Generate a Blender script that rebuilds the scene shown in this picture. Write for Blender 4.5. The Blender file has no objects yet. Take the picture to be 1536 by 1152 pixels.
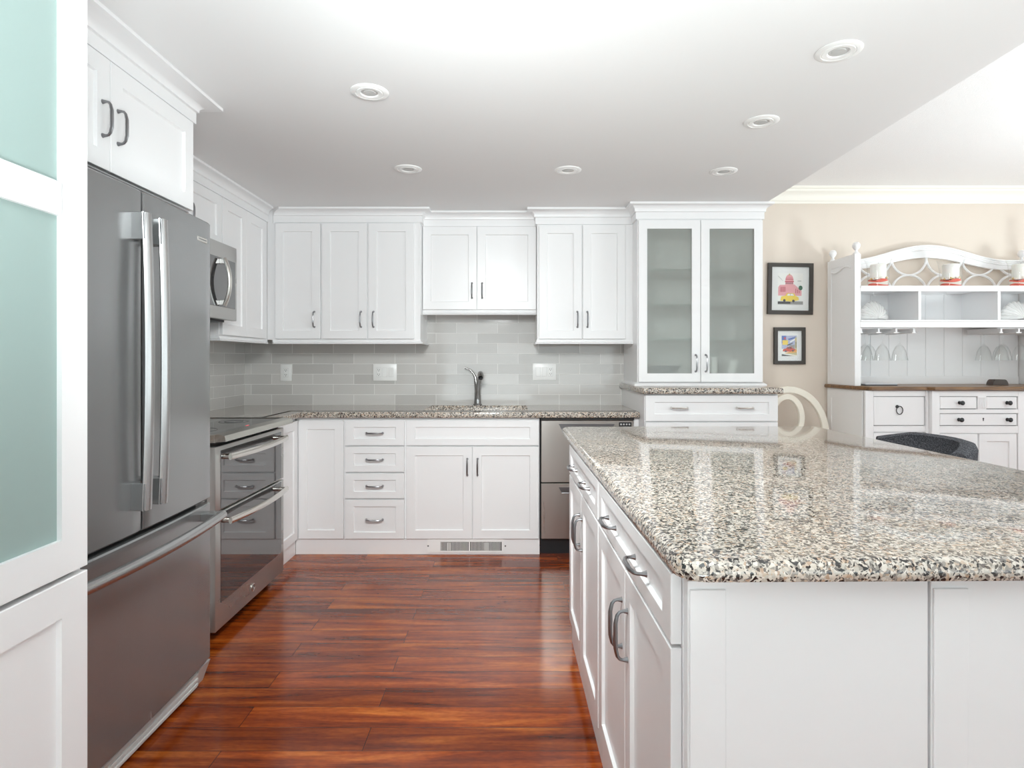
import bpy, bmesh, math, random
from mathutils import Vector, Matrix
random.seed(7)
PI = math.pi
SC = bpy.context.scene
COL = SC.collection

# ------------------------------------------------------------------ camera
cam_d = bpy.data.cameras.new('camera')
cam = bpy.data.objects.new('camera', cam_d); COL.objects.link(cam)
cam.location = (0, 0, 1.25); cam.rotation_euler = (PI/2, 0, 0)
cam_d.sensor_width = 36; cam_d.lens = 890/1536*36
cam_d.shift_y = -35/1536; cam_d.clip_start = 0.02
SC.camera = cam

# ------------------------------------------------------------------ sky, daylight, exposure
w = bpy.data.worlds.new('sky'); SC.world = w; w.use_nodes = True
bg = w.node_tree.nodes['Background']
_n = w.node_tree.nodes; _l = w.node_tree.links                      # overcast sky above, invented brighter glow below the horizon to light the ceiling
_tc = _n.new('ShaderNodeTexCoord'); _sx = _n.new('ShaderNodeSeparateXYZ'); _mr = _n.new('ShaderNodeMapRange')
_mr.inputs['From Min'].default_value = -.12; _mr.inputs['From Max'].default_value = .12
_mr.inputs['To Min'].default_value = 3.6; _mr.inputs['To Max'].default_value = 1.45
_l.new(_tc.outputs['Generated'], _sx.inputs[0]); _l.new(_sx.outputs['Z'], _mr.inputs['Value']); _l.new(_mr.outputs['Result'], bg.inputs['Strength'])
bg.inputs['Color'].default_value = (0.89, 1.0, 1.03, 1)
def portal(name, loc, rot, sx, sy):
    l = bpy.data.lights.new(name, 'AREA'); l.shape = 'RECTANGLE'; l.size = sx; l.size_y = sy
    l.cycles.is_portal = True
    o = bpy.data.objects.new(name, l); COL.objects.link(o); o.location = loc; o.rotation_euler = rot
portal('daylight_rear', (2.5, -5.13, 1.2), (PI/2, 0, 0), 8.6, 2.2)
portal('daylight_right', (7.13, -.4, 1.25), (PI/2, 0, PI/2), 8.4, 2.2)
def fill_lamp(name, loc, aim, size, watts, spread=125, tint=(.905, 1, 1.01)):        # added unseen fill lamp; the bounce pair turn up at the white ceiling
    l = bpy.data.lights.new(name, 'AREA'); l.shape = 'DISK'; l.size = size; l.energy = watts; l.color = tint
    o = bpy.data.objects.new(name, l); COL.objects.link(o); o.location = loc; l.spread = math.radians(spread); o.rotation_euler = Vector(aim).to_track_quat('-Z', 'Y').to_euler()
fill_lamp('kitchen_bounce_fill', (.15, -.18, .65), (-.08, .34, 1), .9, 55, 112)  # unseen lamp added by the camera, bounced off the kitchen ceiling
fill_lamp('dining_bounce_fill', (4.0, 1.8, .45), (-.25, .15, 1), .7, 56)  # unseen lamp added to lift the dining side by ceiling bounce
front_fill = fill_lamp('added_front_fill', (-.2, .95, 2.05), (.05, 1, -.60), .5, 23, 114, (.955, 1, .995))  # unseen forward fill added for back cabinets and aisle, no track fixture
SC.view_settings.view_transform = 'Standard'; SC.view_settings.look = 'None'
SC.view_settings.gamma = 1; SC.view_settings.use_curve_mapping = False
SC.view_settings.exposure = 0.0
SC.cycles.use_denoising = True
SC.cycles.max_bounces = 14; SC.cycles.diffuse_bounces = 9; SC.cycles.glossy_bounces = 6
SC.cycles.transmission_bounces = 8; SC.cycles.transparent_max_bounces = 16
SC.cycles.caustics_reflective = False; SC.cycles.caustics_refractive = False

# ------------------------------------------------------------------ materials
def srgb(r, g, b):
    f = lambda c: (c/255/12.92 if c/255 <= .04045 else ((c/255+.055)/1.055)**2.4)
    return (f(r), f(g), f(b), 1)
def mat(name, col, rough=.5, metal=0, coat=0, spec=.5, **kw):
    m = bpy.data.materials.new(name); m.use_nodes = True
    p = m.node_tree.nodes['Principled BSDF']
    p.inputs['Base Color'].default_value = col
    p.inputs['Roughness'].default_value = rough; p.inputs['Metallic'].default_value = metal
    p.inputs['Coat Weight'].default_value = coat; p.inputs['Specular IOR Level'].default_value = spec
    for k, v in kw.items(): p.inputs[k.replace('_', ' ')].default_value = v
    return m
class NT:
    def __init__(s, m): s.m = m; s.t = m.node_tree; s.p = s.t.nodes.get('Principled BSDF')
    def n(s, kind, **kw):
        x = s.t.nodes.new(kind)
        for k, v in kw.items():
            if k.startswith('_'): setattr(x, k[1:], v)
            else: x.inputs[k].default_value = v
        return x
    def l(s, a, ao, b, bi): s.t.links.new(a.outputs[ao], b.inputs[bi])
    def coords(s, scale=(1, 1, 1), loc=(0, 0, 0), rot=(0, 0, 0)):
        c = s.n('ShaderNodeTexCoord'); m = s.n('ShaderNodeMapping')
        m.inputs['Scale'].default_value = scale; m.inputs['Location'].default_value = loc; m.inputs['Rotation'].default_value = rot
        s.l(c, 'Object', m, 'Vector'); return m
    def ramp(s, stops, interp='LINEAR'):
        r = s.n('ShaderNodeValToRGB'); e = r.color_ramp; e.interpolation = interp
        while len(e.elements) < len(stops): e.elements.new(.5)
        for el, (p, c) in zip(e.elements, stops): el.position = p; el.color = c
        return r
    def bump(s, src, out, strength, dist=.001):
        b = s.n('ShaderNodeBump', Strength=strength, Distance=dist); s.l(src, out, b, 'Height'); s.l(b, 'Normal', s.p, 'Normal'); return b

M = {}
def paint(name, c, rough, bump=.03, scale=60):
    m = mat(name, c, rough); t = NT(m)
    n = t.n('ShaderNodeTexNoise', Scale=scale, Detail=2); t.l(t.coords(), 'Vector', n, 'Vector'); t.bump(n, 'Fac', bump, .002)
    return m
M['white'] = paint('white_cabinet_paint', (.83, .83, .835, 1), .32)
M['ceil'] = paint('ceiling_paint', (.80, .80, .80, 1), .8)
M['ceil_tex'] = paint('textured_ceiling_paint', (.86, .86, .86, 1), .85, 1.0, 150)
M['wall'] = paint('cream_wall_paint', srgb(221, 210, 198), .75)
M['wallw'] = paint('white_wall_paint', (.8, .79, .77, 1), .75)
M['trim'] = paint('cream_trim_paint', srgb(240, 237, 228), .45)
M['hutch'] = paint('hutch_white_paint', (.86, .86, .865, 1), .45, .15, 40)
M['carpet'] = paint('pale_bounce_carpet', (.62, .60, .57, 1), .95, .5, 300)

# granite
def granite():
    m = mat('speckled_granite', (.5, .5, .5, 1), .05, spec=.5, IOR=1.7); t = NT(m)
    c = t.coords()
    nz = t.n('ShaderNodeTexNoise', Scale=70, Detail=2)
    t.l(c, 'Vector', nz, 'Vector')
    mx = t.n('ShaderNodeMixRGB', Fac=.012); mx.blend_type = 'ADD'
    t.l(c, 'Vector', mx, 'Color1'); t.l(nz, 'Color', mx, 'Color2')
    v = t.n('ShaderNodeTexVoronoi', Scale=185); t.l(mx, 'Color', v, 'Vector')
    sp = t.n('ShaderNodeSeparateColor'); t.l(v, 'Color', sp, 'Color')
    r = t.ramp([(0, srgb(188, 183, 175)), (.20, srgb(214, 209, 201)), (.40, srgb(192, 176, 160)), (.49, srgb(150, 145, 139)),
                (.62, srgb(204, 196, 186)), (.72, srgb(112, 107, 104)), (.82, srgb(42, 39, 39)), (.95, srgb(176, 152, 132))], 'CONSTANT')
    t.l(sp, 'Red', r, 'Fac')
    n2 = t.n('ShaderNodeTexNoise', Scale=9, Detail=3); t.l(c, 'Vector', n2, 'Vector')
    r2 = t.ramp([(.35, (.95, .93, .91, 1)), (.65, (1.0, .95, .9, 1))]); t.l(n2, 'Fac', r2, 'Fac')
    mu = t.n('ShaderNodeMixRGB', Fac=1); mu.blend_type = 'MULTIPLY'
    t.l(r, 'Color', mu, 'Color1'); t.l(r2, 'Color', mu, 'Color2')
    v2 = t.n('ShaderNodeTexVoronoi', Scale=330); t.l(mx, 'Color', v2, 'Vector')
    s2 = t.n('ShaderNodeSeparateColor'); t.l(v2, 'Color', s2, 'Color')
    r3 = t.ramp([(0, (1, 1, 1, 1)), (.85, (.2, .19, .19, 1))], 'CONSTANT'); t.l(s2, 'Green', r3, 'Fac')
    m3 = t.n('ShaderNodeMixRGB', Fac=1); m3.blend_type = 'MULTIPLY'
    t.l(mu, 'Color', m3, 'Color1'); t.l(r3, 'Color', m3, 'Color2')
    t.l(m3, 'Color', t.p, 'Base Color')
    return m
M['granite'] = granite()

# glass subway tile; axis 0 = wall along x, 1 = wall along y
def tile(axis):
    m = mat('grey_glass_tile', (.5, .5, .5, 1), .06, spec=.6); t = NT(m)
    c = t.n('ShaderNodeTexCoord'); s = t.n('ShaderNodeSeparateXYZ'); t.l(c, 'Object', s, 'Vector')
    cb = t.n('ShaderNodeCombineXYZ')
    a = t.n('ShaderNodeMath', _operation='ADD'); a.inputs[1].default_value = 1.645 + 3.075*4 if axis == 0 else 0.02 + 3.075*2
    t.l(s, 'XY'[axis], a, 0)
    b = t.n('ShaderNodeMath', _operation='SUBTRACT'); b.inputs[1].default_value = .92; t.l(s, 'Z', b, 0)
    t.l(a, 0, cb, 'X'); t.l(b, 0, cb, 'Y')
    k = t.n('ShaderNodeTexBrick', Scale=1)
    k.offset = .5; k.offset_frequency = 2
    k.inputs['Brick Width'].default_value = .3075; k.inputs['Row Height'].default_value = .0765
    k.inputs['Mortar Size'].default_value = .0016; k.inputs['Mortar Smooth'].default_value = .1; k.inputs['Bias'].default_value = 0
    k.inputs['Color1'].default_value = srgb(190, 188, 185); k.inputs['Color2'].default_value = srgb(206, 204, 201)
    k.inputs['Mortar'].default_value = srgb(232, 231, 228)
    t.l(cb, 'Vector', k, 'Vector'); t.l(k, 'Color', t.p, 'Base Color')
    # each tile sits at a very slightly different tilt
    k2 = t.n('ShaderNodeTexBrick', Scale=1); k2.offset = .5; k2.offset_frequency = 2
    for nm in ('Brick Width', 'Row Height'): k2.inputs[nm].default_value = k.inputs[nm].default_value
    k2.inputs['Mortar Size'].default_value = 0
    k2.inputs['Color1'].default_value = (0, 0, 0, 1); k2.inputs['Color2'].default_value = (1, 1, 1, 1)
    t.l(cb, 'Vector', k2, 'Vector')
    n = t.n('ShaderNodeTexNoise', Scale=6, Detail=0); t.l(cb, 'Vector', n, 'Vector')
    ad = t.n('ShaderNodeMath', _operation='MULTIPLY_ADD'); t.l(k, 'Fac', ad, 0); ad.inputs[1].default_value = -.6; t.l(n, 'Fac', ad, 2)
    t.bump(ad, 0, .35, .003)
    rr = t.n('ShaderNodeMath', _operation='MULTIPLY_ADD'); t.l(k, 'Fac', rr, 0); rr.inputs[1].default_value = .5; rr.inputs[2].default_value = .07
    t.l(rr, 0, t.p, 'Roughness')
    return m
M['tile_b'] = tile(0); M['tile_l'] = tile(1)

def floor_mat():
    m = mat('red_brown_hardwood', (.2, .05, .02, 1), .17, spec=.42, coat=.12, Coat_Roughness=.1); t = NT(m)
    c = t.coords(loc=(20, 20, 0))
    k = t.n('ShaderNodeTexBrick', Scale=1); k.offset = .37; k.offset_frequency = 2
    k.inputs['Brick Width'].default_value = 1.22; k.inputs['Row Height'].default_value = .121
    k.inputs['Mortar Size'].default_value = .0011; k.inputs['Mortar Smooth'].default_value = .2
    k.inputs['Color1'].default_value = (0, 0, 0, 1); k.inputs['Color2'].default_value = (1, 1, 1, 1); k.inputs['Mortar'].default_value = (.5, .5, .5, 1)
    t.l(c, 'Vector', k, 'Vector')
    sv = t.n('ShaderNodeVectorMath', _operation='MULTIPLY_ADD')          # shift the grain per board
    t.l(k, 'Color', sv, 0); sv.inputs[1].default_value = (7, 3, 0); t.l(c, 'Vector', sv, 2)
    st = t.n('ShaderNodeMapping'); st.inputs['Scale'].default_value = (1.0, 11, 1); t.l(sv, 0, st, 'Vector')
    n1 = t.n('ShaderNodeTexNoise', Scale=1.6, Detail=6, Roughness=.62, Distortion=.6); t.l(st, 'Vector', n1, 'Vector')
    r = t.ramp([(.30, srgb(74, 28, 10)), (.44, srgb(122, 50, 16)), (.55, srgb(150, 70, 22)), (.72, srgb(190, 108, 42))]); t.l(n1, 'Fac', r, 'Fac')
    # fine cross figure
    s3 = t.n('ShaderNodeMapping'); s3.inputs['Scale'].default_value = (30, 90, 1); t.l(sv, 0, s3, 'Vector')
    n3 = t.n('ShaderNodeTexNoise', Scale=1.2, Detail=3); t.l(s3, 'Vector', n3, 'Vector')
    r3 = t.ramp([(.3, (.80, .77, .74, 1)), (.6, (1.05, 1.05, 1.05, 1))]); t.l(n3, 'Fac', r3, 'Fac')
    rb = t.ramp([(0, (.74, .70, .66, 1)), (1, (1.10, 1.08, 1.04, 1))]); t.l(k, 'Color', rb, 'Fac')
    a = t.n('ShaderNodeMixRGB', Fac=1); a.blend_type = 'MULTIPLY'; t.l(r, 'Color', a, 'Color1'); t.l(rb, 'Color', a, 'Color2')
    b = t.n('ShaderNodeMixRGB', Fac=1); b.blend_type = 'MULTIPLY'; t.l(a, 'Color', b, 'Color1'); t.l(r3, 'Color', b, 'Color2')
    d = t.n('ShaderNodeMixRGB'); t.l(k, 'Fac', d, 'Fac'); t.l(b, 'Color', d, 'Color1'); d.inputs['Color2'].default_value = srgb(38, 12, 6)
    t.l(d, 'Color', t.p, 'Base Color')
    s4 = t.n('ShaderNodeMapping'); s4.inputs['Scale'].default_value = (2, 14, 1); t.l(c, 'Vector', s4, 'Vector')
    n4 = t.n('ShaderNodeTexNoise', Scale=2, Detail=2); t.l(s4, 'Vector', n4, 'Vector')
    ad = t.n('ShaderNodeMath', _operation='MULTIPLY_ADD'); t.l(k, 'Fac', ad, 0); ad.inputs[1].default_value = -.8; t.l(n4, 'Fac', ad, 2)
    t.bump(ad, 0, .22, .002)
    return m
M['floor'] = floor_mat()

def brushed(name, c, rough, sc, metal=1.0):
    m = mat(name, c, rough, metal); t = NT(m)
    n = t.n('ShaderNodeTexNoise', Scale=1, Detail=3); t.l(t.coords(sc), 'Vector', n, 'Vector')
    r = t.n('ShaderNodeMapRange'); r.inputs['To Min'].default_value = rough*.75; r.inputs['To Max'].default_value = rough*1.3
    t.l(n, 'Fac', r, 'Value'); t.l(r, 'Result', t.p, 'Roughness'); t.bump(n, 'Fac', .012, .001)
    return m
M['fridge'] = brushed('dark_stainless_steel', (.315, .321, .324, 1), .24, (9, 9, 1.2), .72)
M['fridge_bar'] = mat('satin_steel_bar', (.47, .47, .47, 1), .27, .95)
M['steel'] = brushed('stainless_steel', (.50, .495, .48, 1), .28, (2, 2, 6), .8)
M['steel_hi'] = brushed('polished_steel', (.72, .70, .66, 1), .2, (4, 4, 60))
M['dwsteel'] = brushed('warm_stainless_steel', (.62, .59, .55, 1), .3, (60, 4, 2))
M['pewter'] = mat('pewter_handle_metal', (.30, .30, .31, 1), .28, 1.0)
M['nickel'] = mat('bright_nickel', (.7, .68, .64, 1), .2, 1.0)
M['faucet'] = mat('brushed_faucet_steel', (.36, .355, .35, 1), .22, 1.0)
M['black'] = mat('black_plastic', (.012, .012, .014, 1), .4)
M['gap'] = mat('dark_gasket_and_gap_shade', (.02, .02, .02, 1), .7)
M['bglass'] = mat('black_glass', (.012, .012, .013, 1), .05, spec=.5)
M['oven'] = mat('smoked_oven_glass', (.035, .035, .037, 1), .03, metal=0, spec=1.0, IOR=1.85)
M['grille'] = mat('grey_grille_paint', (.55, .55, .54, 1), .4)
M['plastic'] = mat('white_plastic', (.86, .86, .85, 1), .3)
M['slot'] = mat('dark_slot', (.06, .06, .06, 1), .6)
M['sink'] = mat('sink_steel', (.3, .3, .3, 1), .3, 1.0)
M['ring'] = mat('burner_marking', (.12, .12, .125, 1), .15)
M['red'] = mat('red_indicator', srgb(230, 60, 70), .4, Emission_Color=(1, .08, .1, 1), Emission_Strength=.6)
M['wood'] = None
def woodtop():
    m = mat('brown_oak_top', srgb(118, 84, 52), .32, spec=.5); t = NT(m)
    n = t.n('ShaderNodeTexNoise', Scale=2, Detail=5); t.l(t.coords((3, 40, 40)), 'Vector', n, 'Vector')
    r = t.ramp([(.3, srgb(84, 56, 32)), (.7, srgb(140, 104, 66))]); t.l(n, 'Fac', r, 'Fac'); t.l(r, 'Color', t.p, 'Base Color')
    return m
M['wood'] = woodtop()
M['iron'] = mat('dark_iron', (.05, .05, .052, 1), .35, .8)
M['wax'] = mat('white_candle_wax', (.85, .84, .8, 1), .5, Subsurface_Weight=.1)
M['sandr'] = mat('coral_red_sand', srgb(222, 104, 88), .8)
M['sandw'] = mat('white_sand', srgb(232, 226, 216), .8)
M['pebble'] = mat('golden_shells', srgb(206, 176, 120), .5)
M['shell'] = mat('glossy_white_ceramic', (.80, .80, .79, 1), .18, coat=.4)
M['cream'] = paint('cream_chair_paint', srgb(232, 227, 214), .5)
M['frame'] = mat('dark_brown_frame', srgb(58, 52, 47), .4)
M['mat'] = paint('white_mat_board', (.86, .86, .855, 1), .8)
M['book'] = mat('magazine_cover', srgb(205, 206, 210), .4)
M['bookd'] = mat('magazine_spine', srgb(60, 62, 66), .4)
M['leather'] = mat('dark_brown_leather', srgb(74, 64, 58), .5)
M['dish'] = mat('blue_grey_stoneware', srgb(58, 76, 100), .3)
M['dishw'] = mat('white_porcelain', (.85, .85, .85, 1), .2)
def fabric():
    m = mat('charcoal_tweed', srgb(70, 71, 75), .95, spec=.1); t = NT(m)
    c = t.coords((1, 1, 1))
    n = t.n('ShaderNodeTexVoronoi', Scale=420); t.l(c, 'Vector', n, 'Vector')
    s = t.n('ShaderNodeSeparateColor'); t.l(n, 'Color', s, 'Color')
    r = t.ramp([(0, srgb(52, 53, 57)), (.5, srgb(78, 79, 84)), (1, srgb(120, 121, 126))]); t.l(s, 'Red', r, 'Fac'); t.l(r, 'Color', t.p, 'Base Color')
    t.bump(n, 'Distance', .5, .002); return m
M['fabric'] = fabric()
def thin_glass():
    m = bpy.data.materials.new('clear_thin_glass'); m.use_nodes = True; t = NT(m); t.t.nodes.remove(t.p)
    o = t.t.nodes['Material Output']
    tr = t.n('ShaderNodeBsdfTransparent', Color=(.985, .99, .988, 1)); g = t.n('ShaderNodeBsdfGlossy', Roughness=.03)
    lw = t.n('ShaderNodeLayerWeight', Blend=.5); mx = t.n('ShaderNodeMixShader')
    pw = t.n('ShaderNodeMath', _operation='POWER'); pw.inputs[1].default_value = 3.5; t.l(lw, 'Facing', pw, 0)
    ml = t.n('ShaderNodeMath', _operation='MULTIPLY_ADD'); ml.inputs[1].default_value = .65; ml.inputs[2].default_value = .03; t.l(pw, 0, ml, 0); t.l(ml, 0, mx, 'Fac'); t.l(tr, 0, mx, 1); t.l(g, 0, mx, 2); t.l(mx, 0, o, 'Surface'); return m
M['glass'] = thin_glass()
def frosted(name, tint, refr, rough, body, clear=0):
    m = bpy.data.materials.new(name); m.use_nodes = True; t = NT(m); t.t.nodes.remove(t.p)
    o = t.t.nodes['Material Output']
    rf = t.n('ShaderNodeBsdfRefraction', Color=tint, Roughness=rough, IOR=1.12)
    tl = t.n('ShaderNodeBsdfTranslucent', Color=tint); df = t.n('ShaderNodeBsdfDiffuse', Color=body)
    m1 = t.n('ShaderNodeMixShader', Fac=.7); t.l(tl, 0, m1, 1); t.l(df, 0, m1, 2)
    m2 = t.n('ShaderNodeMixShader', Fac=refr); t.l(m1, 0, m2, 1); t.l(rf, 0, m2, 2)
    g = t.n('ShaderNodeBsdfGlossy', Roughness=.25); lw = t.n('ShaderNodeFresnel', IOR=1.4)
    tp = t.n('ShaderNodeBsdfTransparent', Color=tint); m4 = t.n('ShaderNodeMixShader', Fac=clear); t.l(m2, 0, m4, 1); t.l(tp, 0, m4, 2)
    m3 = t.n('ShaderNodeMixShader'); t.l(lw, 0, m3, 'Fac'); t.l(m4, 0, m3, 1); t.l(g, 0, m3, 2)
    t.l(m3, 0, o, 'Surface'); return m
M['frost_teal'] = frosted('frosted_teal_glass', (.66, .84, .80, 1), .15, .5, (.50, .64, .61, 1))
M['frost'] = frosted('frosted_grey_glass', (.95, .985, .955, 1), .42, .10, (.95, .97, .90, 1), .46)
M['shelfglass'] = mat('green_shelf_glass', (.10, .19, .17, 1), .1, spec=.5)

# ------------------------------------------------------------------ mesh builder
class Run:                                   # a frame of reference: u along the front, v = depth behind it
    def __init__(s, o=(0, 0), rot=0): s.o = Vector((o[0], o[1], 0)); s.rot = rot; s.m = Matrix.Rotation(rot, 3, 'Z')
WORLD = Run(); LEFT = Run((0, 0), PI/2)
IA = math.radians(.83)
ISL = Run((.279, 1.03), -PI/2 + IA); IEND = Run((.279, 1.03), IA)

class T:                                     # a top-level thing: an Empty at its base
    def __init__(s, name, label, cat, c, run=WORLD, group=None, kind=None, rot=0):
        s.c = Vector(c)
        s.o = bpy.data.objects.new(name, None); COL.objects.link(s.o)
        s.o.location = run.o + run.m @ s.c; s.o.rotation_euler = (0, 0, run.rot)
        s.o.empty_display_size = .05
        tagp(s.o, label, cat, group, kind)
def tagp(o, label=None, cat=None, group=None, kind=None):
    for k, v in (('label', label), ('category', cat), ('group', group), ('kind', kind)):
        if v: o[k] = v
class B:
    def __init__(s): s.b = bmesh.new()
    def _v(s, p): return s.b.verts.new(p)
    def _f(s, vs, mi=0):
        try: f = s.b.faces.new(vs)
        except ValueError: return None
        f.material_index = mi; return f
    def box(s, x0, x1, y0, y1, z0, z1, bev=.0, mi=0, seg=1):
        r = bmesh.ops.create_cube(s.b, size=1.0)
        vs = r['verts']
        for v in vs:
            v.co = ((x0+x1)/2 + v.co.x*(x1-x0), (y0+y1)/2 + v.co.y*(y1-y0), (z0+z1)/2 + v.co.z*(z1-z0))
        fs = list({f for v in vs for f in v.link_faces})
        for f in fs: f.material_index = mi
        if bev > 0:
            es = list({e for v in vs for e in v.link_edges})
            bmesh.ops.bevel(s.b, geom=es, offset=bev, segments=seg, affect='EDGES', profile=.5, material=-1)
        return s
    def pane(s, x0, x1, y0, y1, z0, z1):      # etched front face, clear back and edges
        s.box(x0, x1, y0, y1, z0, z1, mi=1); s.b.faces.ensure_lookup_table()
        for f in s.b.faces:
            if all(abs(v.co.y-y0) < 1e-6 for v in f.verts): f.material_index = 0
        return s
    def rings(s, rings, mi=0, closed=False, cap=True):
        R = [[s._v(p) for p in r] for r in rings]
        n = len(R[0])
        m = len(R)
        for i in range(m if closed else m-1):
            a, b = R[i], R[(i+1) % m]
            for j in range(n):
                s._f((a[j], a[(j+1) % n], b[(j+1) % n], b[j]), mi)
        if cap and not closed:
            s._f(list(reversed(R[0])), mi); s._f(R[-1], mi)
        return s
    def lathe(s, prof, c, n=24, mi=0, axis='z', cap=True):
        rings = []
        for r, h in prof:
            ring = []
            for k in range(n):
                a = 2*PI*k/n
                x, y = max(r, 1e-5)*math.cos(a), max(r, 1e-5)*math.sin(a)
                if axis == 'z': p = (c[0]+x, c[1]+y, c[2]+h)
                elif axis == 'y': p = (c[0]+x, c[1]+h, c[2]-y)
                else: p = (c[0]+h, c[1]+x, c[2]+y)
                ring.append(p)
            rings.append(ring)
        return s.rings(rings, mi, cap=cap)
    def tube(s, pts, rad, n=10, mi=0, closed=False, squash=1.0, up=None):
        P = [Vector(p) for p in pts]; m = len(P)
        if not isinstance(rad, (list, tuple)): rad = [rad]*m
        rings = []; prev = None
        for i in range(m):
            if closed: d = (P[(i+1) % m]-P[i-1]).normalized()
            else: d = (P[min(i+1, m-1)]-P[max(i-1, 0)]).normalized()
            ref = Vector(up) if up else (Vector((0, 0, 1)) if abs(d.z) < .9 else Vector((1, 0, 0)))
            if prev is not None and up is None: ref = prev
            a = (ref - d*ref.dot(d)).normalized(); prev = a
            c = d.cross(a)
            rings.append([P[i] + a*(math.cos(2*PI*k/n)*rad[i]) + c*(math.sin(2*PI*k/n)*rad[i]*squash) for k in range(n)])
        return s.rings(rings, mi, closed)
    def prism(s, poly, axis, a, b, mi=0):     # poly in the two other axes
        def P(p, h):
            if axis == 'x': return (h, p[0], p[1])
            if axis == 'y': return (p[0], h, p[1])
            return (p[0], p[1], h)
        return s.rings([[P(p, a) for p in poly], [P(p, b) for p in poly]], mi)
    def poly(s, pts, mi=0): s._f([s._v(p) for p in pts], mi); return s
    # framed (shaker) front facing -y: front plane y = yf
    def shaker(s, x0, x1, z0, z1, yf, t=.019, sw=.056, rec=.009, ch=.0015, rail=None, pans=None, mi=0):
        rl = rail or sw
        def loop(dx, dz, y): return [s._v((x0+dx, y, z0+dz)), s._v((x1-dx, y, z0+dz)), s._v((x1-dx, y, z1-dz)), s._v((x0+dx, y, z1-dz))]
        L = [loop(0, 0, yf+t), loop(0, 0, yf+ch), loop(ch, ch, yf), loop(sw, rl, yf), loop(sw+.0035, rl+.0035, yf+rec)]
        s._f(list(reversed(L[0])), mi)
        for a, b in zip(L, L[1:]):
            for j in range(4): s._f((a[j], a[(j+1) % 4], b[(j+1) % 4], b[j]), mi)
        s._f(L[-1], mi); return s
    def open_frame(s, x0, x1, z0, z1, yf, t, sw, bars=(), bw=.05, mi=0):
        ch = .0015
        def loop(dx, dz, y): return [s._v((x0+dx, y, z0+dz)), s._v((x1-dx, y, z0+dz)), s._v((x1-dx, y, z1-dz)), s._v((x0+dx, y, z1-dz))]
        L = [loop(0, 0, yf+t), loop(0, 0, yf+ch), loop(ch, ch, yf), loop(sw, sw, yf), loop(sw, sw, yf+t)]
        m = len(L)
        for i in range(m):
            a, b = L[i], L[(i+1) % m]
            for j in range(4): s._f((a[j], a[(j+1) % 4], b[(j+1) % 4], b[j]), mi)
        for z in bars: s.box(x0+sw-.001, x1-sw+.001, yf, yf+t, z-bw/2, z+bw/2, 0, mi)
        return s
    def pull(s, x, z, yf, L=.105, vert=True, so=.029, r=.0048, mi=0):
        pr = [(-L/2, 0, 1.6), (-L/2, .004, 1.25), (-L/2, .012, .85), (-L/2+.002, .019, .85), (-L/2+.009, .0245, .95), (-L/2+.022, .0275, 1.05), (-L/4, .0288, 1.1), (0, so, 1.15)]
        pr = pr + [(-a, b, c) for a, b, c in reversed(pr[:-1])]
        P = [((x, yf-b, z+a) if vert else (x+a, yf-b, z)) for a, b, c in pr]
        up = (1, 0, 0) if vert else (0, 0, 1)
        return s.tube(P, [r*c for a, b, c in pr], 8, mi, up=up)
    # sweep a profile [(out, z)] along a plan path; outward is to the right of travel
    def sweep(s, path, prof, e0=0, e1=0, mi=0):
        P = [Vector((p[0], p[1])) for p in path]; n = len(P); rings = []
        for i in range(n):
            d0 = (P[i]-P[i-1]).normalized() if i > 0 else None
            d1 = (P[i+1]-P[i]).normalized() if i < n-1 else None
            nr = lambda d: Vector((d.y, -d.x))
            if d0 is None: off = nr(d1); sh = d1*e0
            elif d1 is None: off = nr(d0); sh = d0*e1
            else:
                a, b = nr(d0), nr(d1); off = (a+b)/(1+a.dot(b)); sh = Vector((0, 0))
            rings.append([(P[i].x+(off.x+sh.x)*o, P[i].y+(off.y+sh.y)*o, z) for o, z in prof])
        return s.rings(rings, mi)
    def done(s, name, mats, parent=None, run=None, smooth=35, label=None, cat=None, group=None, kind=None, off=None):
        if isinstance(mats, str): mats = [mats]
        c = off if off is not None else (parent.c if isinstance(parent, T) else Vector((0, 0, 0)))
        if isinstance(parent, Part): c = parent.c
        bmesh.ops.recalc_face_normals(s.b, faces=s.b.faces[:])
        me = bpy.data.meshes.new(name)
        bmesh.ops.translate(s.b, verts=s.b.verts[:], vec=-Vector(c))
        s.b.to_mesh(me); s.b.free()
        for m in mats: me.materials.append(M[m])
        me.shade_smooth(); me.set_sharp_from_angle(angle=math.radians(smooth))
        o = bpy.data.objects.new(name, me); COL.objects.link(o)
        if parent is not None: o.parent = parent.o
        else:
            o.location = Vector(c)
            if run: o.rotation_euler = (0, 0, run.rot); o.location = run.o + run.m @ Vector(c)
        tagp(o, label, cat, group, kind)
        return Part(o, Vector(c))
class Part:
    def __init__(s, o, c): s.o = o; s.c = c
def struct(name, b, m, label=None):
    p = b.done(name, m); p.o['kind'] = 'structure'
    if label: p.o['label'] = label
    return p
def solo(name, b, m, c, label, cat, group=None, run=None, smooth=35, kind=None):
    return b.done(name, m, None, run, smooth, label, cat, group, kind, off=Vector(c))
def copy_tree(root, loc, rotz=None, label=None):
    def cp(o, parent):
        c = o.copy(); COL.objects.link(c)
        if parent: c.parent = parent
        for ch in o.children: cp(ch, c)
        return c
    r = cp(root, None); r.location = loc
    if rotz is not None: r.rotation_euler = (0, 0, rotz)
    if label: r['label'] = label
    return r

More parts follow.
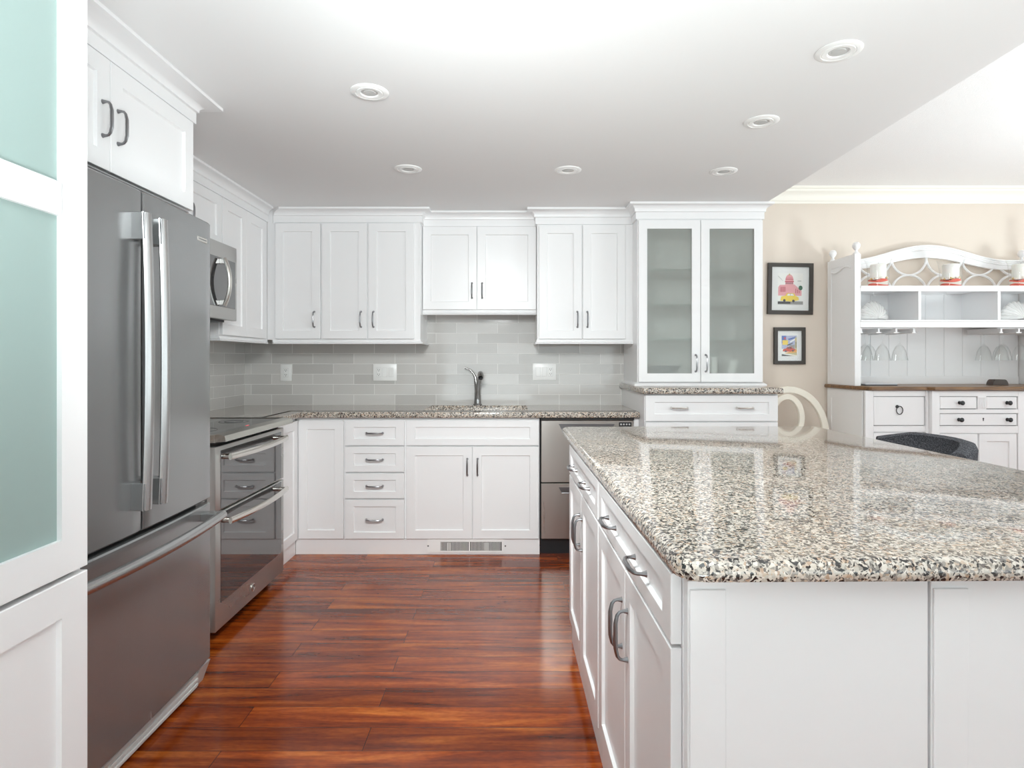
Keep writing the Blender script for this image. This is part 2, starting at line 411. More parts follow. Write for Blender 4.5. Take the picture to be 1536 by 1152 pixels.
# ------------------------------------------------------------------ the room
XL, XR, YB, YR = -2.01, 7.0, 4.45, -5.0
HK, HD, XE = 2.30, 2.54, 1.69
b = B(); b.box(XL-.1, XR+.1, YR-.1, YB+.1, -.1, 0); struct('floor', b, 'floor', 'glossy red brown hardwood plank floor')
b = B(); b.box(XL, XR, YR, -.6, .0005, .008); struct('floor_bounce_carpet', b, 'carpet', 'unseen pale carpet behind the viewpoint, added for neutral bounce light')  # unseen carpet put in to bounce neutral light into the room
b = B(); b.box(XL-.1, XR+.1, YB, YB+.12, 0, HD+.2); struct('wall_back', b, 'wall', 'cream painted back wall')
b = B(); b.box(XL-.12, XL, YR-.1, YB, 0, HD+.2); struct('wall_left', b, 'wallw', 'wall behind the fridge and range')
def wall_with_hole(axis, pos, t, a0, a1, z1, h0, h1, hz0, hz1):
    b = B()
    def bx(u0, u1, z0, z_1):
        if axis == 'y': b.box(u0, u1, pos, pos+t, z0, z_1)
        else: b.box(pos, pos+t, u0, u1, z0, z_1)
    bx(a0, h0, 0, z1); bx(h1, a1, 0, z1); bx(h0, h1, 0, hz0); bx(h0, h1, hz1, z1); return b
struct('wall_rear', wall_with_hole('y', YR-.12, .12, XL, XR, HD+.2, -1.8, 6.8, .1, 2.28), 'wallw', 'wall behind the viewpoint')
struct('wall_right', wall_with_hole('x', XR, .12, YR, YB, HD+.2, -4.6, 3.8, .15, 2.35), 'wall', 'dining room window wall')
b = B(); b.open_frame(-1.8, 6.8, .1, 2.28, YR-.12, .1, .06)
for x in (.35, 2.5, 4.65): b.box(x-.03, x+.03, YR-.12, YR-.02, .15, 2.23)
struct('window_1', b, 'white', 'assumed wide window behind the viewpoint, enlarged for daylight')  # assumed window, made wide so daylight fills the room
b = B(); b.box(XR, XR+.1, -4.6, 3.8, .15, .21); b.box(XR, XR+.1, -4.6, 3.8, 2.29, 2.35)
for y in (-4.57, -1.8, 1.0, 3.77): b.box(XR, XR+.1, y-.03, y+.03, .15, 2.35)
struct('window_2', b, 'white', 'assumed unseen dining room window, enlarged for daylight')  # unseen opening, stretched along the wall to admit more light
b = B(); b.box(XL-.1, XE, YR-.1, YB+.1, HK, HD+.25); struct('ceiling', b, 'ceil', 'smooth white lowered kitchen ceiling')
b = B(); b.box(XE, XR+.1, YR-.1, YB+.1, HD, HD+.25); struct('ceiling_dining', b, 'ceil_tex', 'textured white dining room ceiling')
# dining crown and baseboard on the back wall
prof = [(0, HD-.115), (.012, HD-.115), (.014, HD-.10), (.022, HD-.094), (.026, HD-.075), (.045, HD-.045), (.062, HD-.034), (.066, HD-.020), (.078, HD-.015), (.08, HD), (0, HD)]
b = B(); b.sweep([(XE, YB), (XR, YB)], prof); struct('trim_1', b, 'trim', 'cream crown molding along the dining wall')
b = B(); b.box(1.66, XR, YB-.016, YB, 0, .13, .003); struct('baseboard_back', b, 'trim', 'white baseboard of the dining wall')
# tiled backsplash
b = B(); b.box(XL, .8375, YB-.008, YB, .90, 1.66); struct('wall_backsplash', b, 'tile_b', 'grey glass subway tile backsplash behind the sink')
b = B(); b.box(XL, XL+.008, 2.36, YB-.008, .90, 1.62); struct('wall_backsplash', b, 'tile_l', 'grey glass subway tile backsplash beside the range')

# ------------------------------------------------------------------ cabinets
def crown_prof(z0, top, p=.07, fr=.045):
    pr = [(0, z0), (.012, z0), (.012, z0+fr), (.020, z0+fr+.003), (.020, z0+fr+.010)]
    a0, a1, zz0, zz1 = .020, p-.006, z0+fr+.010, top-.016
    for k in range(1, 9):
        t = k/8*PI/2
        pr.append((a0+(a1-a0)*(1-math.cos(t)), zz0+(zz1-zz0)*math.sin(t)))
    pr += [(p, top-.014), (p, top-.001), (0, top-.001)]
    return pr
RAIL = lambda zb, zt: [(0, zb), (.012, zb), (.014, zb+.008), (.004, zb+.016), (.002, zt), (0, zt)]
def front(t, kind, x0, x1, z0, z1, yf, handles=(), sw=.056, rail=None, L=.105, hm='pewter', **kw):
    b = B(); b.shaker(x0, x1, z0, z1, yf, sw=sw, rail=rail)
    d = b.done(kind, 'white', t)
    for (x, z, v) in handles:
        h = B(); h.pull(x, z, yf, L, v); h.done('handle', hm, d)
    return d
def body(t, x0, x1, y0, y1, z0, z1, name='body', bev=.001):
    b = B(); b.box(x0, x1, y0, y1, z0, z1, bev); return b.done(name, 'white', t)
F = .020                                          # doors stand this far in front of the face frame

# back base run: fronts on y = YF
YF = 3.82
def base_unit(name, label, x0, x1, run=WORLD, yf=YF, yb=YB-.012, z0=.10, z1=.882, toe=True, group='white base cabinets', toe_in=.012):
    t = T(name, label, 'cabinet', ((x0+x1)/2, (yf+yb)/2, 0), run, group)
    body(t, x0, x1, yf+F, yb, z0, z1)
    if toe:
        b = B(); b.box(x0, x1, yf+toe_in, yf+toe_in+.018, 0, z0-.0005); b.done('toe_kick', 'white', t)
    return t
t = base_unit('base_cabinet', 'narrow white base cabinet with one plain tall door in the corner, left of the drawers', -1.396, -1.081)
front(t, 'door', -1.376, -1.086, .1015, .864, YF)
t = base_unit('drawer_cabinet', 'white base cabinet with four stacked drawers between corner door and sink cabinet', -1.081, -.687)
for z0, z1 in ((.704, .864), (.533, .695), (.363, .523), (.1015, .353)):
    front(t, 'drawer', -1.0755, -.6944, z0, z1, YF, [(-.885, (z0+z1)/2, False)], sw=.055, rail=.042)
t = base_unit('sink_cabinet', 'wide white sink base cabinet with two doors below a plain false front', -.687, .178)
front(t, 'false_front', -.680, .172, .704, .864, YF, sw=.056, rail=.042)
front(t, 'door', -.680, -.257, .1015, .695, YF, [(-.288, .565, True)])
front(t, 'door', -.253, .172, .1015, .695, YF, [(-.222, .565, True)])
# narrow filler between dishwasher and raised tower
# left base run (front faces +x): u = y, v = -x
t = base_unit('base_cabinet', 'white corner base cabinet beside the double oven range', 3.405, 3.831, LEFT, 1.378, 2.0, group='white base cabinets', toe_in=.0198)
front(t, 'door', 3.41, 3.812, .1015, .864, 1.378, [(3.445, .785, True)])
t = base_unit('base_cabinet', 'narrow white base cabinet squeezed between the fridge panel and the range', 2.388, 2.60, LEFT, 1.378, 2.0, toe_in=.03)
front(t, 'door', 2.392, 2.596, .1015, .864, 1.378)

# wall cabinets
ZC = 2.197                                        # top of the wall cabinet doors
def wall_unit(name, label, x0, x1, yf, z0, z1, run=WORLD, yb=YB-.0005, group='white wall cabinets'):
    t = T(name, label, 'cabinet', ((x0+x1)/2, (yf+yb)/2, z0), run, group)
    body(t, x0, x1, yf+F, yb, z0, HK-.001)
    return t
YU = 4.09; VU = 1.675
t = wall_unit('wall_cabinet', 'white wall cabinet with three doors above the counter left of the sink', -1.6949, -.634, YU, 1.395, HK)
for (x0, x1, hx) in ((-1.634, -1.323, -1.363), (-1.311, -1.001, -1.041), (-.9895, -.677, -.955)):
    front(t, 'door', x0, x1, 1.400, ZC, YU, [(hx, 1.535, True)])
b = B(); b.sweep([(-1.66, YU+F), (-.634, YU+F), (-.634, 4.212)], crown_prof(2.205, HK), e0=1); b.done('crown_molding', 'white', t)
b = B(); b.sweep([(-1.66, YU+F), (-.634, YU+F), (-.634, 4.436)], RAIL(1.366, 1.396), e0=1); b.done('light_rail', 'white', t)
YS = 4.19
t = wall_unit('wall_cabinet', 'short white wall cabinet with two doors hung high over the sink', -.634+.001, .174-.001, YS, 1.605, HK)
front(t, 'door', -.630, -.250, 1.611, ZC, YS, [(-.283, 1.745, True)])
front(t, 'door', -.2448, .170, 1.611, ZC, YS, [(-.211, 1.745, True)])
b = B(); b.sweep([(-.632, YS+F), (.172, YS+F)], crown_prof(2.200, HK)); b.done('crown_molding', 'white', t)
b = B(); b.sweep([(-.632, YS+F), (.172, YS+F)], RAIL(1.575, 1.606)); b.done('light_rail', 'white', t)
YU2 = 4.10
t = wall_unit('wall_cabinet', 'white wall cabinet with two doors between the sink cabinet and the glass cabinet', .174, .838, YU2, 1.395, HK)
front(t, 'door', .187, .4825, 1.400, 2.187, YU2, [(.452, 1.535, True)])
front(t, 'door', .490, .7845, 1.400, 2.187, YU2, [(.521, 1.535, True)])
b = B(); b.sweep([(.174, 4.212), (.174, YU2+F), (.838, YU2+F)], crown_prof(2.195, HK)); b.done('crown_molding', 'white', t)
b = B(); b.sweep([(.174, 4.436), (.174, YU2+F), (.838, YU2+F)], RAIL(1.366, 1.396)); b.done('light_rail', 'white', t)
# left wall cabinets
t = wall_unit('wall_cabinet', 'short white wall cabinet with two doors above the microwave', 2.65, 3.43, VU, 1.90, HK, LEFT, 2.0095)
front(t, 'door', 2.655, 3.036, 1.905, ZC, VU, [(3.005, 2.02, True)])
front(t, 'door', 3.041, 3.425, 1.905, ZC, VU, [(3.075, 2.02, True)])
b = B(); b.sweep([(2.65, VU+F), (3.43, VU+F)], crown_prof(2.205, HK)); b.done('crown_molding', 'white', t)
t = wall_unit('wall_cabinet', 'tall white wall cabinet with a two panel door between microwave and corner', 3.43, 4.108, VU, 1.395, HK, LEFT, 2.0095)
d = B(); d.shaker(3.436, 4.045, 1.400, ZC, VU, sw=.02); d.b.free()
b = B(); b.shaker(3.436, 3.745, 1.400, ZC, VU, sw=.06); b.done('door', 'white', t)
b = B(); b.shaker(3.746, 4.045, 1.400, ZC, VU, sw=.06); b.done('door', 'white', t)
b = B(); b.sweep([(3.43, VU+F), (4.108, VU+F)], crown_prof(2.205, HK), e1=-1); b.done('crown_molding', 'white', t)
b = B(); b.sweep([(3.43, VU+.25), (3.43, VU+F), (4.108, VU+F)], RAIL(1.366, 1.396), e1=-1); b.done('light_rail', 'white', t)
t = wall_unit('wall_cabinet', 'narrow white wall cabinet between the fridge panel and the microwave', 2.388, 2.649, VU, 1.395, HK, LEFT, 2.0095)
front(t, 'door', 2.392, 2.645, 1.40, ZC, VU, [(2.425, 1.53, True)])
b = B(); b.sweep([(2.388, VU+F), (2.649, VU+F)], crown_prof(2.205, HK)); b.done('crown_molding', 'white', t)
# over-fridge cabinet with its tall end panels
VF = 1.268
t = T('fridge_cabinet', 'deep white cabinet with two doors above the fridge, on tall side panels', 'cabinet', (1.875, 1.65, 0), LEFT)
body(t, 1.40, 2.364, VF+F, 2.0095, 1.842, HK-.001)
for y in (1.388, 2.366):
    b = B(); b.box(y, y+.02, VF+F, 2.0095, 0, HK-.001, .001); b.done('side_panel', 'white', t)
front(t, 'door', 1.404, 1.872, 1.846, ZC, VF, [(1.838, 2.00, True)], sw=.058)
front(t, 'door', 1.876, 2.362, 1.846, ZC, VF, [(1.910, 2.00, True)], sw=.058)
b = B(); b.sweep([(1.388, VF+F), (2.386, VF+F), (2.386, 1.62)], crown_prof(2.205, HK, .085)); b.done('crown_molding', 'white', t)

# tall pantry at the near left
VP = .89
t = T('pantry_cabinet', 'tall white pantry cabinet with frosted teal glass door, at the edge nearest the viewer', 'cabinet', (.95, 1.4, 0), LEFT)
b = B()
b.box(.66, .68, VP+F, 2.0095, 0, HK-.001); b.box(1.23, 1.25, VP+F, 2.0095, 0, HK-.001)
b.box(.68, 1.23, 1.30, 1.32, 0, HK-.001); b.box(.68, 1.23, VP+F, 1.30, 2.19, HK-.001); b.box(.68, 1.23, VP+F+.002, 1.30, .78, .80); b.box(.68, 1.23, VP+F, 1.30, .0, .12)
b.done('body', 'white', t)
b = B(); b.open_frame(.665, 1.245, .822, 2.19, VP, .021, .072, (1.569,), .066); d = b.done('door', 'white', t)
for z0, z1 in ((.890, 1.538), (1.600, 2.122)):
    g = B(); g.pane(.735, 1.175, VP+.010, VP+.015, z0, z1); g.done('glass_pane', ['frost_teal', 'glass'], d)
b = B(); b.box(.682, 1.228, VP+.05, 1.298, 1.245, 1.263); b.done('shelf', 'white', t)
b = B(); b.shaker(.665, 1.245, .10, .812, VP, .021, .072); b.done('door', 'white', t)
b = B(); b.sweep([(.66, VP+F), (1.25, VP+F), (1.25, 1.19)], crown_prof(2.205, HK)); b.done('crown_molding', 'white', t)

# ------------------------------------------------------------------ raised tower and glass cabinet
YT = 3.67; TX0, TX1 = .822, 1.650
t = T('drawer_tower', 'raised white drawer base below the glass cabinet, standing beside the dishwasher', 'cabinet', ((TX0+TX1)/2, 4.05, 0))
body(t, TX0, TX1, YT+F, YB-.0005, .09, 1.044)
b = B(); b.box(TX0, TX1, YT+.06, YT+.08, 0, .0895); b.done('toe_kick', 'white', t)
front(t, 'drawer', TX0+.004, TX1-.005, .875, 1.036, YT, [(1.035, .958, False), (1.440, .958, False)], rail=.042, L=.10, hm='nickel')
front(t, 'drawer', TX0+.004, TX1-.005, .50, .868, YT, [(1.035, .70, False), (1.440, .70, False)], L=.10, hm='nickel')
front(t, 'drawer', TX0+.004, TX1-.005, .10, .493, YT, [(1.035, .32, False), (1.440, .32, False)], L=.10, hm='nickel')
b = B(); b.box(.803, 1.667, 3.637, YB-.0005, 1.0445, 1.082, .009, seg=3)
solo('granite_ledge', b, 'granite', (1.235, 4.04, 1.0445), 'short raised granite ledge carrying the frosted glass cabinet', 'countertop')
YG = 3.95; GX0, GX1 = .838, 1.672
t = T('glass_cabinet', 'white cabinet with two frosted glass doors standing on the raised granite ledge', 'cabinet', ((GX0+GX1)/2, 4.2, 1.0825))
b = B(); yb = YB-.0005
b.box(GX0, GX0+.018, YG+F, yb, 1.0825, HK-.001); b.box(GX1-.018, GX1, YG+F, yb, 1.0825, HK-.001)
b.box(GX0+.018, GX1-.018, YG+F, yb, 1.0825, 1.125); b.box(GX0+.018, GX1-.018, YG+F, yb, 2.16, HK-.001)
b.box(GX0+.018, GX1-.018, yb-.01, yb, 1.125, 2.16); b.box(1.235, 1.277, YG+F, YG+F+.02, 1.125, 2.16)
b.done('body', 'white', t)
for x0, x1, hx in ((.843, 1.2545, 1.223), (1.2585, 1.670, 1.290)):
    b = B(); b.open_frame(x0, x1, 1.108, 2.186, YG, .021, .057); d = b.done('door', 'white', t)
    g = B(); g.pane(x0+.054, x1-.054, YG+.010, YG+.0145, 1.162, 2.132); g.done('glass_pane', ['frost', 'glass'], d)
    h = B(); h.pull(hx, 1.233, YG, .11, True); h.done('handle', 'pewter', d)
for z in (1.395, 1.628, 1.863):
    b = B(); b.box(GX0+.02, GX1-.02, YG+.06, yb-.012, z-.006, z+.006); b.done('shelf', 'shelfglass', t)
b = B(); b.sweep([(GX0, 4.10), (GX0, YG+F), (GX1, YG+F), (GX1, yb)], crown_prof(2.195, HK, .06)); b.done('crown_molding', 'white', t)
b = B(); b.sweep([(GX0, yb), (GX0, YG+F), (GX1, YG+F), (GX1, yb)], [(0, 1.0825), (.024, 1.0825), (.024, 1.092), (.006, 1.104), (0, 1.104)]); b.done('base_molding', 'white', t)
# what shows dimly behind the frosted panes
def tumbler(x, y, z, r, h, m, label, cat, name, group):
    b = B(); b.lathe([(r*.8, 0), (r, h), (r*.93, h), (r*.75, .006), (0, .006)], (x, y, z), 20, cap=False)
    b.poly([(x+r*.8*math.cos(2*PI*k/20), y+r*.8*math.sin(2*PI*k/20), z) for k in range(20)])
    solo(name, b, m, (x, y, z), label, cat, group)
tumbler(1.37, 4.06, 1.1255, .035, .15, 'dishw', 'pale tall tumbler dimly seen low behind the right frosted door, nearer its middle', 'glass', 'tumbler', 'tumblers in the glass cabinet')
tumbler(1.50, 4.05, 1.1255, .036, .13, 'dishw', 'pale tumbler dimly seen low behind the right frosted door, nearer its outer stile', 'glass', 'tumbler', 'tumblers in the glass cabinet')
b = B(); b.lathe([(.04, 0), (.06, .006), (.13, .09), (.124, .09), (.055, .012), (0, .012)], (1.05, 4.14, 1.1255), 28, cap=False)
solo('mixing_bowl', b, 'dish', (1.05, 4.14, 1.1255), 'dim blue grey bowl low behind the left frosted door', 'bowl')
b = B(); b.lathe([(.03, 0), (.05, .006), (.09, .10), (.085, .10), (.045, .012), (0, .012)], (1.42, 4.25, 1.1255), 28, cap=False)
solo('mixing_bowl', b, 'dish', (1.42, 4.25, 1.1255), 'dim blue grey bowl behind the tumblers and the right frosted door', 'bowl')

# ------------------------------------------------------------------ back countertop, sink, faucet
CT0, CT1 = .8825, .920
b = B(); SX0, SX1, SY0, SY1 = -.59, .107, 3.935, 4.36; yb = YB-.009; xl = XL+.009
b.box(-1.355, .820, 3.80, 3.90, CT0, CT1, .008, seg=3)
b.box(-1.47, -1.355, 3.402, 3.90, CT0, CT1, .008, seg=3)
b.box(xl, -1.44, 3.402, yb, CT0, CT1); b.box(-1.44, SX0, 3.86, yb, CT0, CT1); b.box(SX1, .820, 3.86, yb, CT0, CT1)
b.box(SX0, SX1, 3.86, SY0, CT0, CT1); b.box(SX0, SX1, SY1, yb, CT0, CT1)
solo('granite_countertop', b, 'granite', (-.6, 4.1, CT0), 'L shaped speckled granite countertop along the tiled back wall', 'countertop')
b = B(); b.box(xl, -1.355, 2.388, 2.60, CT0, CT1, .006)
solo('granite_countertop', b, 'granite', (-1.7, 2.5, CT0), 'short granite countertop piece between fridge and range', 'countertop')
t = T('kitchen_sink', 'steel basin set under the granite countertop below the faucet', 'sink', (-.24, 4.15, .66))
b = B()
rings = []
for dx, z in ((0, CT0-.001), (.004, CT0-.02), (.012, .71), (.05, .685), (.15, .682)):
    rings.append([(SX0+dx, SY0+dx, z), (SX1-dx, SY0+dx, z), (SX1-dx, SY1-dx, z), (SX0+dx, SY1-dx, z)])
b.rings(rings); b.done('basin', 'sink', t)
b = B(); b.lathe([(.045, .0), (.045, .004), (.03, .004), (.028, .001), (0, .001)], (-.24, 4.15, .6825), 24); b.done('drain', 'nickel', t)

t = T('kitchen_faucet', 'brushed steel single lever faucet standing behind the sink', 'faucet', (-.255, 4.392, CT1))
fx, fy = -.255, 4.392
b = B(); b.lathe([(.033, .0), (.033, .008), (.027, .014), (.024, .05), (.022, .13)], (fx, fy, CT1), 24); b.done('base', 'faucet', t)
pts = [(fx+.003, fy-.005, CT1+.02), (fx+.004, fy-.012, CT1+.10), (fx+.008, fy-.024, CT1+.16), (fx+.016, fy-.05, CT1+.205), (fx+.024, fy-.09, CT1+.232), (fx+.029, fy-.135, CT1+.236), (fx+.032, fy-.175, CT1+.222), (fx+.033, fy-.195, CT1+.208)]
b = B(); b.tube(pts, [.017, .017, .017, .0175, .0185, .020, .023, .021], 16); b.done('spout', 'faucet', t)
b = B(); b.lathe([(.015, 0), (.015, .006), (.010, .008), (0, .008)], (0, 0, 0), 16)
for v in b.b.verts: v.co = Matrix.Rotation(math.radians(155), 3, 'X') @ v.co + Vector((fx+.033, fy-.198, CT1+.205))
b.done('spray_head', 'black', t)
pts = [(fx-.006, fy, CT1+.11), (fx-.010, fy+.002, CT1+.165), (fx-.016, fy+.003, CT1+.205), (fx-.032, fy+.003, CT1+.238), (fx-.056, fy+.002, CT1+.262), (fx-.082, fy, CT1+.275), (fx-.096, fy, CT1+.276)]
b = B(); b.tube(pts, [.016, .0155, .012, .008, .006, .005, .0065], 12); b.done('lever', 'faucet', t)

# ------------------------------------------------------------------ electrical plates
def plate(xc, zc, gangs, label):
    wd = .085 if len(gangs) == 1 else .176; h = .126; y = YB-.0082
    t = T('outlet_plate', label, 'outlet', (xc, y, zc-h/2), group='white electrical plates on the tile')
    b = B(); b.box(xc-wd/2, xc+wd/2, y-.006, y, zc-h/2, zc+h/2, .003, seg=2); b.done('cover_plate', 'plastic', t)
    for k, g in enumerate(gangs):
        x = xc+(k-(len(gangs)-1)/2)*.046
        b = B(); b.box(x-.0165, x+.0165, y-.0085, y-.0055, zc-.033, zc+.033, .0012); b.box(x-.0178, x+.0178, y-.0062, y-.0050, zc-.0343, zc+.0343, mi=1)
        if g == 's':
            b.done('switch', ['plastic', 'grille'], t)
        else:
            for dz in (-.017, .017):
                b.box(x-.0075, x-.0050, y-.0088, y-.0083, zc+dz-.002, zc+dz+.008, mi=2)
                b.box(x+.0050, x+.0075, y-.0088, y-.0083, zc+dz-.002, zc+dz+.008, mi=2)
                b.lathe([(.0028, 0), (.0028, -.0004)], (x, y-.0084, zc+dz-.007), 10, 2, 'y')
            b.done('receptacle', ['plastic', 'grille', 'slot'], t)
plate((429-768)/200.5, 1.25-(559-541)/200.5, 'o', 'single white outlet plate on the tile nearest the range')
plate((577.5-768)/200.5, 1.25-(558.5-541)/200.5, 'oss', 'wide white plate of one outlet and two switches, on tile left of the faucet')
plate((816.5-768)/200.5, 1.25-(557.5-541)/200.5, 'sso', 'wide white plate of two switches and one outlet, on tile right of the faucet')

# ------------------------------------------------------------------ toe-kick register
t = T('floor_register', 'white slotted heating vent in the toe kick under the sink cabinet', 'vent', (-.3, 3.83, .012))
y = YF+.0115
rx0, rx1, rz0, rz1 = -.545, -.055, .013, .098
b = B()
b.box(rx0, rx0+.085, y-.006, y, rz0, rz1); b.box(rx1-.012, rx1, y-.006, y, rz0, rz1)
b.box(rx0+.085, rx1-.012, y-.006, y, rz1-.016, rz1); b.box(rx0+.085, rx1-.012, y-.006, y, rz0, rz0+.010); b.box(-.280, -.270, y-.006, y, rz0+.01, rz1-.016)
b.done('frame', 'plastic', t)
b = B(); b.box(rx0+.08, rx1-.01, y-.0015, y-.0005, rz0+.008, rz1-.01); b.done('backing', 'slot', t)
b = B()
x = rx0+.09
while x < rx1-.015:
    if not (-.281 < x < -.266): b.box(x-.0016, x+.0016, y-.005, y-.002, rz0+.01, rz1-.016)
    x += .0088
b.done('louvers', 'plastic', t)
for x in (-.405, -.165):
    b = B(); b.box(x-.014, x+.014, y-.0062, y-.001, rz0+.012, rz1-.024, .001); b.done('damper', 'grille', t)
b = B()
for x, z in ((rx0+.004, .055), (rx1+.012, .055)): b.lathe([(.005, 0), (.003, -.002), (0, -.0025)], (x, y-.006, z), 10, 0, 'y')
b.done('screws', 'slot', t)

# ------------------------------------------------------------------ dishwasher (two stacked drawers)
t = T('dishwasher', 'stainless two drawer dishwasher beside the sink cabinet, partly behind the island', 'dishwasher', (.4845, 4.1, 0))
dx0, dx1 = .1845, .785
b = B(); b.box(dx0, dx1, 3.835, YB-.02, .10, .868); b.box(dx0, dx1, 3.815, 3.84, .868, .8815); b.box(dx1, .820, 3.835, YB-.02, .0, .8815, mi=1)
b.done('body', ['gap', 'white'], t)
b = B(); b.box(dx0, dx1, 3.85, 3.87, 0, .0995); b.done('toe_kick', 'black', t)
for z0, z1, nm in ((.468, .866, 'drawer'), (.104, .460, 'drawer')):
    b = B(); b.box(dx0+.004, dx1-.004, 3.812, 3.834, z0, z1, .003)
    d = b.done(nm, 'dwsteel', t)
    h = B()   # scooped pocket grip: a trapezoid tray with a rolled lip
    hz = z1-.022
    h.prism([(dx0+.115, hz), (dx0+.475, hz), (dx0+.455, hz-.038), (dx0+.135, hz-.038)], 'y', 3.8085, 3.8125)
    h.tube([(dx0+.135, 3.809, hz-.038), (dx0+.455, 3.809, hz-.038)], .0045, 8)
    h.done('handle', 'pewter', d)
    if nm == 'drawer' and z1 > .8:
        c = B(); c.box(dx1-.098, dx1-.018, 3.8085, 3.8125, z1-.055, z1-.012)
        for k in range(4): c.box(dx1-.090+k*.018, dx1-.080+k*.018, 3.8078, 3.8088, z1-.030, z1-.020, mi=1)
        c.done('control_panel', ['black', 'grille'], d)

# ------------------------------------------------------------------ fridge (front faces +x, u = y, v = -x)
t = T('french_door_fridge', 'dark stainless french door fridge between the pantry and the range', 'fridge', (1.875, 1.6, 0), LEFT)
f0, f1 = 1.424, 2.330; fm = 1.877; VFR = 1.182
def bowed(b, u0, u1, z0, z1, v, d=.014, t=.062, n=18, r=.004):
    # door slab whose face is gently bowed across the whole fridge width, rounded long edges
    prof = []
    for k in range(n+1):
        u = u0+(u1-u0)*k/n
        s = (u-(f0+f1)/2)/((f1-f0)/2)
        e = min(u-u0, u1-u); edge = 0 if e >= r else r-math.sqrt(max(r*r-(r-e)**2, 0))
        prof.append((u, v-d*(1-s*s)+edge))
    prof += [(u1, v+t), (u0, v+t)]
    def ring(z, inset=0): return [(p[0], p[1]+(inset if i <= n else 0), z) for i, p in enumerate(prof)]
    b.rings([ring(z0, .004), ring(z0+.005), ring(z1-.005), ring(z1, .004)])
b = B(); b.box(f0+.003, f1-.003, VFR+.075, 1.985, .04, 1.755, .004); b.done('body', 'fridge', t)
b = B(); b.box(f0+.01, f1-.01, VFR+.055, VFR+.08, .09, 1.765); b.done('gasket', 'gap', t)
def fhandle(d, u):
    # flat bowed bar on a tall end post at each end
    zt, zb = 1.708, .788; vd = VFR-.013
    h = B(); n = 20; rings = []
    for k in range(n+1):
        s = k/n; z = zb+(zt-zb)*s; bow = .010*(1-(2*s-1)**2)
        v0 = vd-.044-bow
        w2 = .021
        rings.append([(u-w2, v0+.010, z), (u-w2*.75, v0+.002, z), (u-w2*.3, v0-.003, z), (u+w2*.3, v0-.003, z), (u+w2*.75, v0+.002, z), (u+w2, v0+.010, z), (u+w2*.8, v0+.016, z), (u-w2*.8, v0+.016, z)])
    h.rings(rings); hd = h.done('handle', 'fridge_bar', d)
    for z0, z1 in ((zb, zb+.085), (zt-.085, zt)):
        p = B(); p.box(u-.020, u+.020, vd-.043, vd+.006, z0, z1, .002); p.b.normal_update(); p.done('handle_post', 'fridge', d)
b = B(); bowed(b, f0, fm-.004, .712, 1.787, VFR); d = b.done('door', 'fridge', t); fhandle(d, fm-.036)
b = B(); bowed(b, fm+.004, f1, .712, 1.787, VFR); d = b.done('door', 'fridge', t); fhandle(d, fm+.050)
e = B(); e.box(2.215, 2.290, VFR-.0065, VFR+.002, 1.700, 1.719, .002); e.box(2.222, 2.283, VFR-.0072, VFR-.006, 1.708, 1.7115, mi=1); e.done('badge', ['nickel', 'pewter'], d)
b = B(); bowed(b, f0, f1, .085, .695, VFR); d = b.done('freezer_drawer', 'fridge', t)
h = B(); n = 24; pts = []
for k in range(n+1):
    s = k/n; pts.append((f0+.035+(f1-f0-.07)*s, VFR-.062-.030*(1-(2*s-1)**2), .655))
h.tube(pts, .0175, 14); h.done('handle', 'fridge_bar', d)
for u in (f0+.06, f1-.06):
    p = B(); p.box(u-.025, u+.025, VFR-.066, VFR+.002, .640, .670, .003); p.done('handle_post', 'fridge', d)
b = B()
b.box(f0+.01, f1-.08, VFR+.012, VFR+.05, .012, .078)
for k in range(3): b.box(f0+.012, f1-.082, VFR+.006, VFR+.014, .020+k*.019, .030+k*.019, .001)
b.done('base_grille', 'grille', t)
for u in (f0+.02, f1-.05):
    b = B(); b.prism([(VFR+.0, .082), (VFR+.055, .082), (VFR+.055, .0), (VFR+.03, .0)], 'x', u-.03, u+.045); b.done('foot', 'grille', t)
for u in (f0+.05, f1-.05):
    b = B(); b.box(u-.035, u+.035, VFR+.02, VFR+.12, 1.7555, 1.795, .004); b.done('hinge_cover', 'gap', t)

# ------------------------------------------------------------------ range (front +x)
t = T('double_oven_range', 'stainless slide in double oven range with black glass cooktop', 'range', (3.0, 1.65, 0), LEFT)
r0, r1, VR = 2.608, 3.398, 1.306
b = B(); b.box(r0, r1, VR+.045, 2.0, .06, .885); b.box(r0+.03, r1-.03, VR+.08, VR+.1, 0, .06, mi=1); b.box(r0+.01, r1-.01, VR+.03, VR+.046, .05, .885, mi=1)
b.done('body', ['steel', 'gap'], t)
b = B(); b.box(r0+.006, r1-.006, VR-.015, 1.985, .897, .9215, .002); b.done('cooktop', 'bglass', t)
b = B(); b.prism([(VR-.05, .894), (VR-.044, .920), (VR+.0, .9255), (VR+.0, .890)], 'x', r0-.004, r1+.004)
b.box(r0-.004, r0+.0065, VR+.0, 1.985, .888, .924, .001); b.box(r1-.0065, r1+.004, VR+.0, 1.985, .9205, .9255, .001)
b.done('steel_trim', 'steel_hi', t)
b = B()
for u, v, r in ((2.80, 1.50, .10), (2.80, 1.78, .075), (3.20, 1.50, .075), (3.20, 1.78, .10)):
    for rr in (r, r*.62):
        b.tube([(u+rr*math.cos(a*PI/16), v+rr*math.sin(a*PI/16), .9217) for a in range(32)], .0009, 4, closed=True, up=(0, 0, 1))
b.done('burner_marking', 'ring', t)
b = B(); b.box(2.99, 3.02, VR+.03, VR+.038, .9213, .9222); b.done('indicator_light', 'red', t)
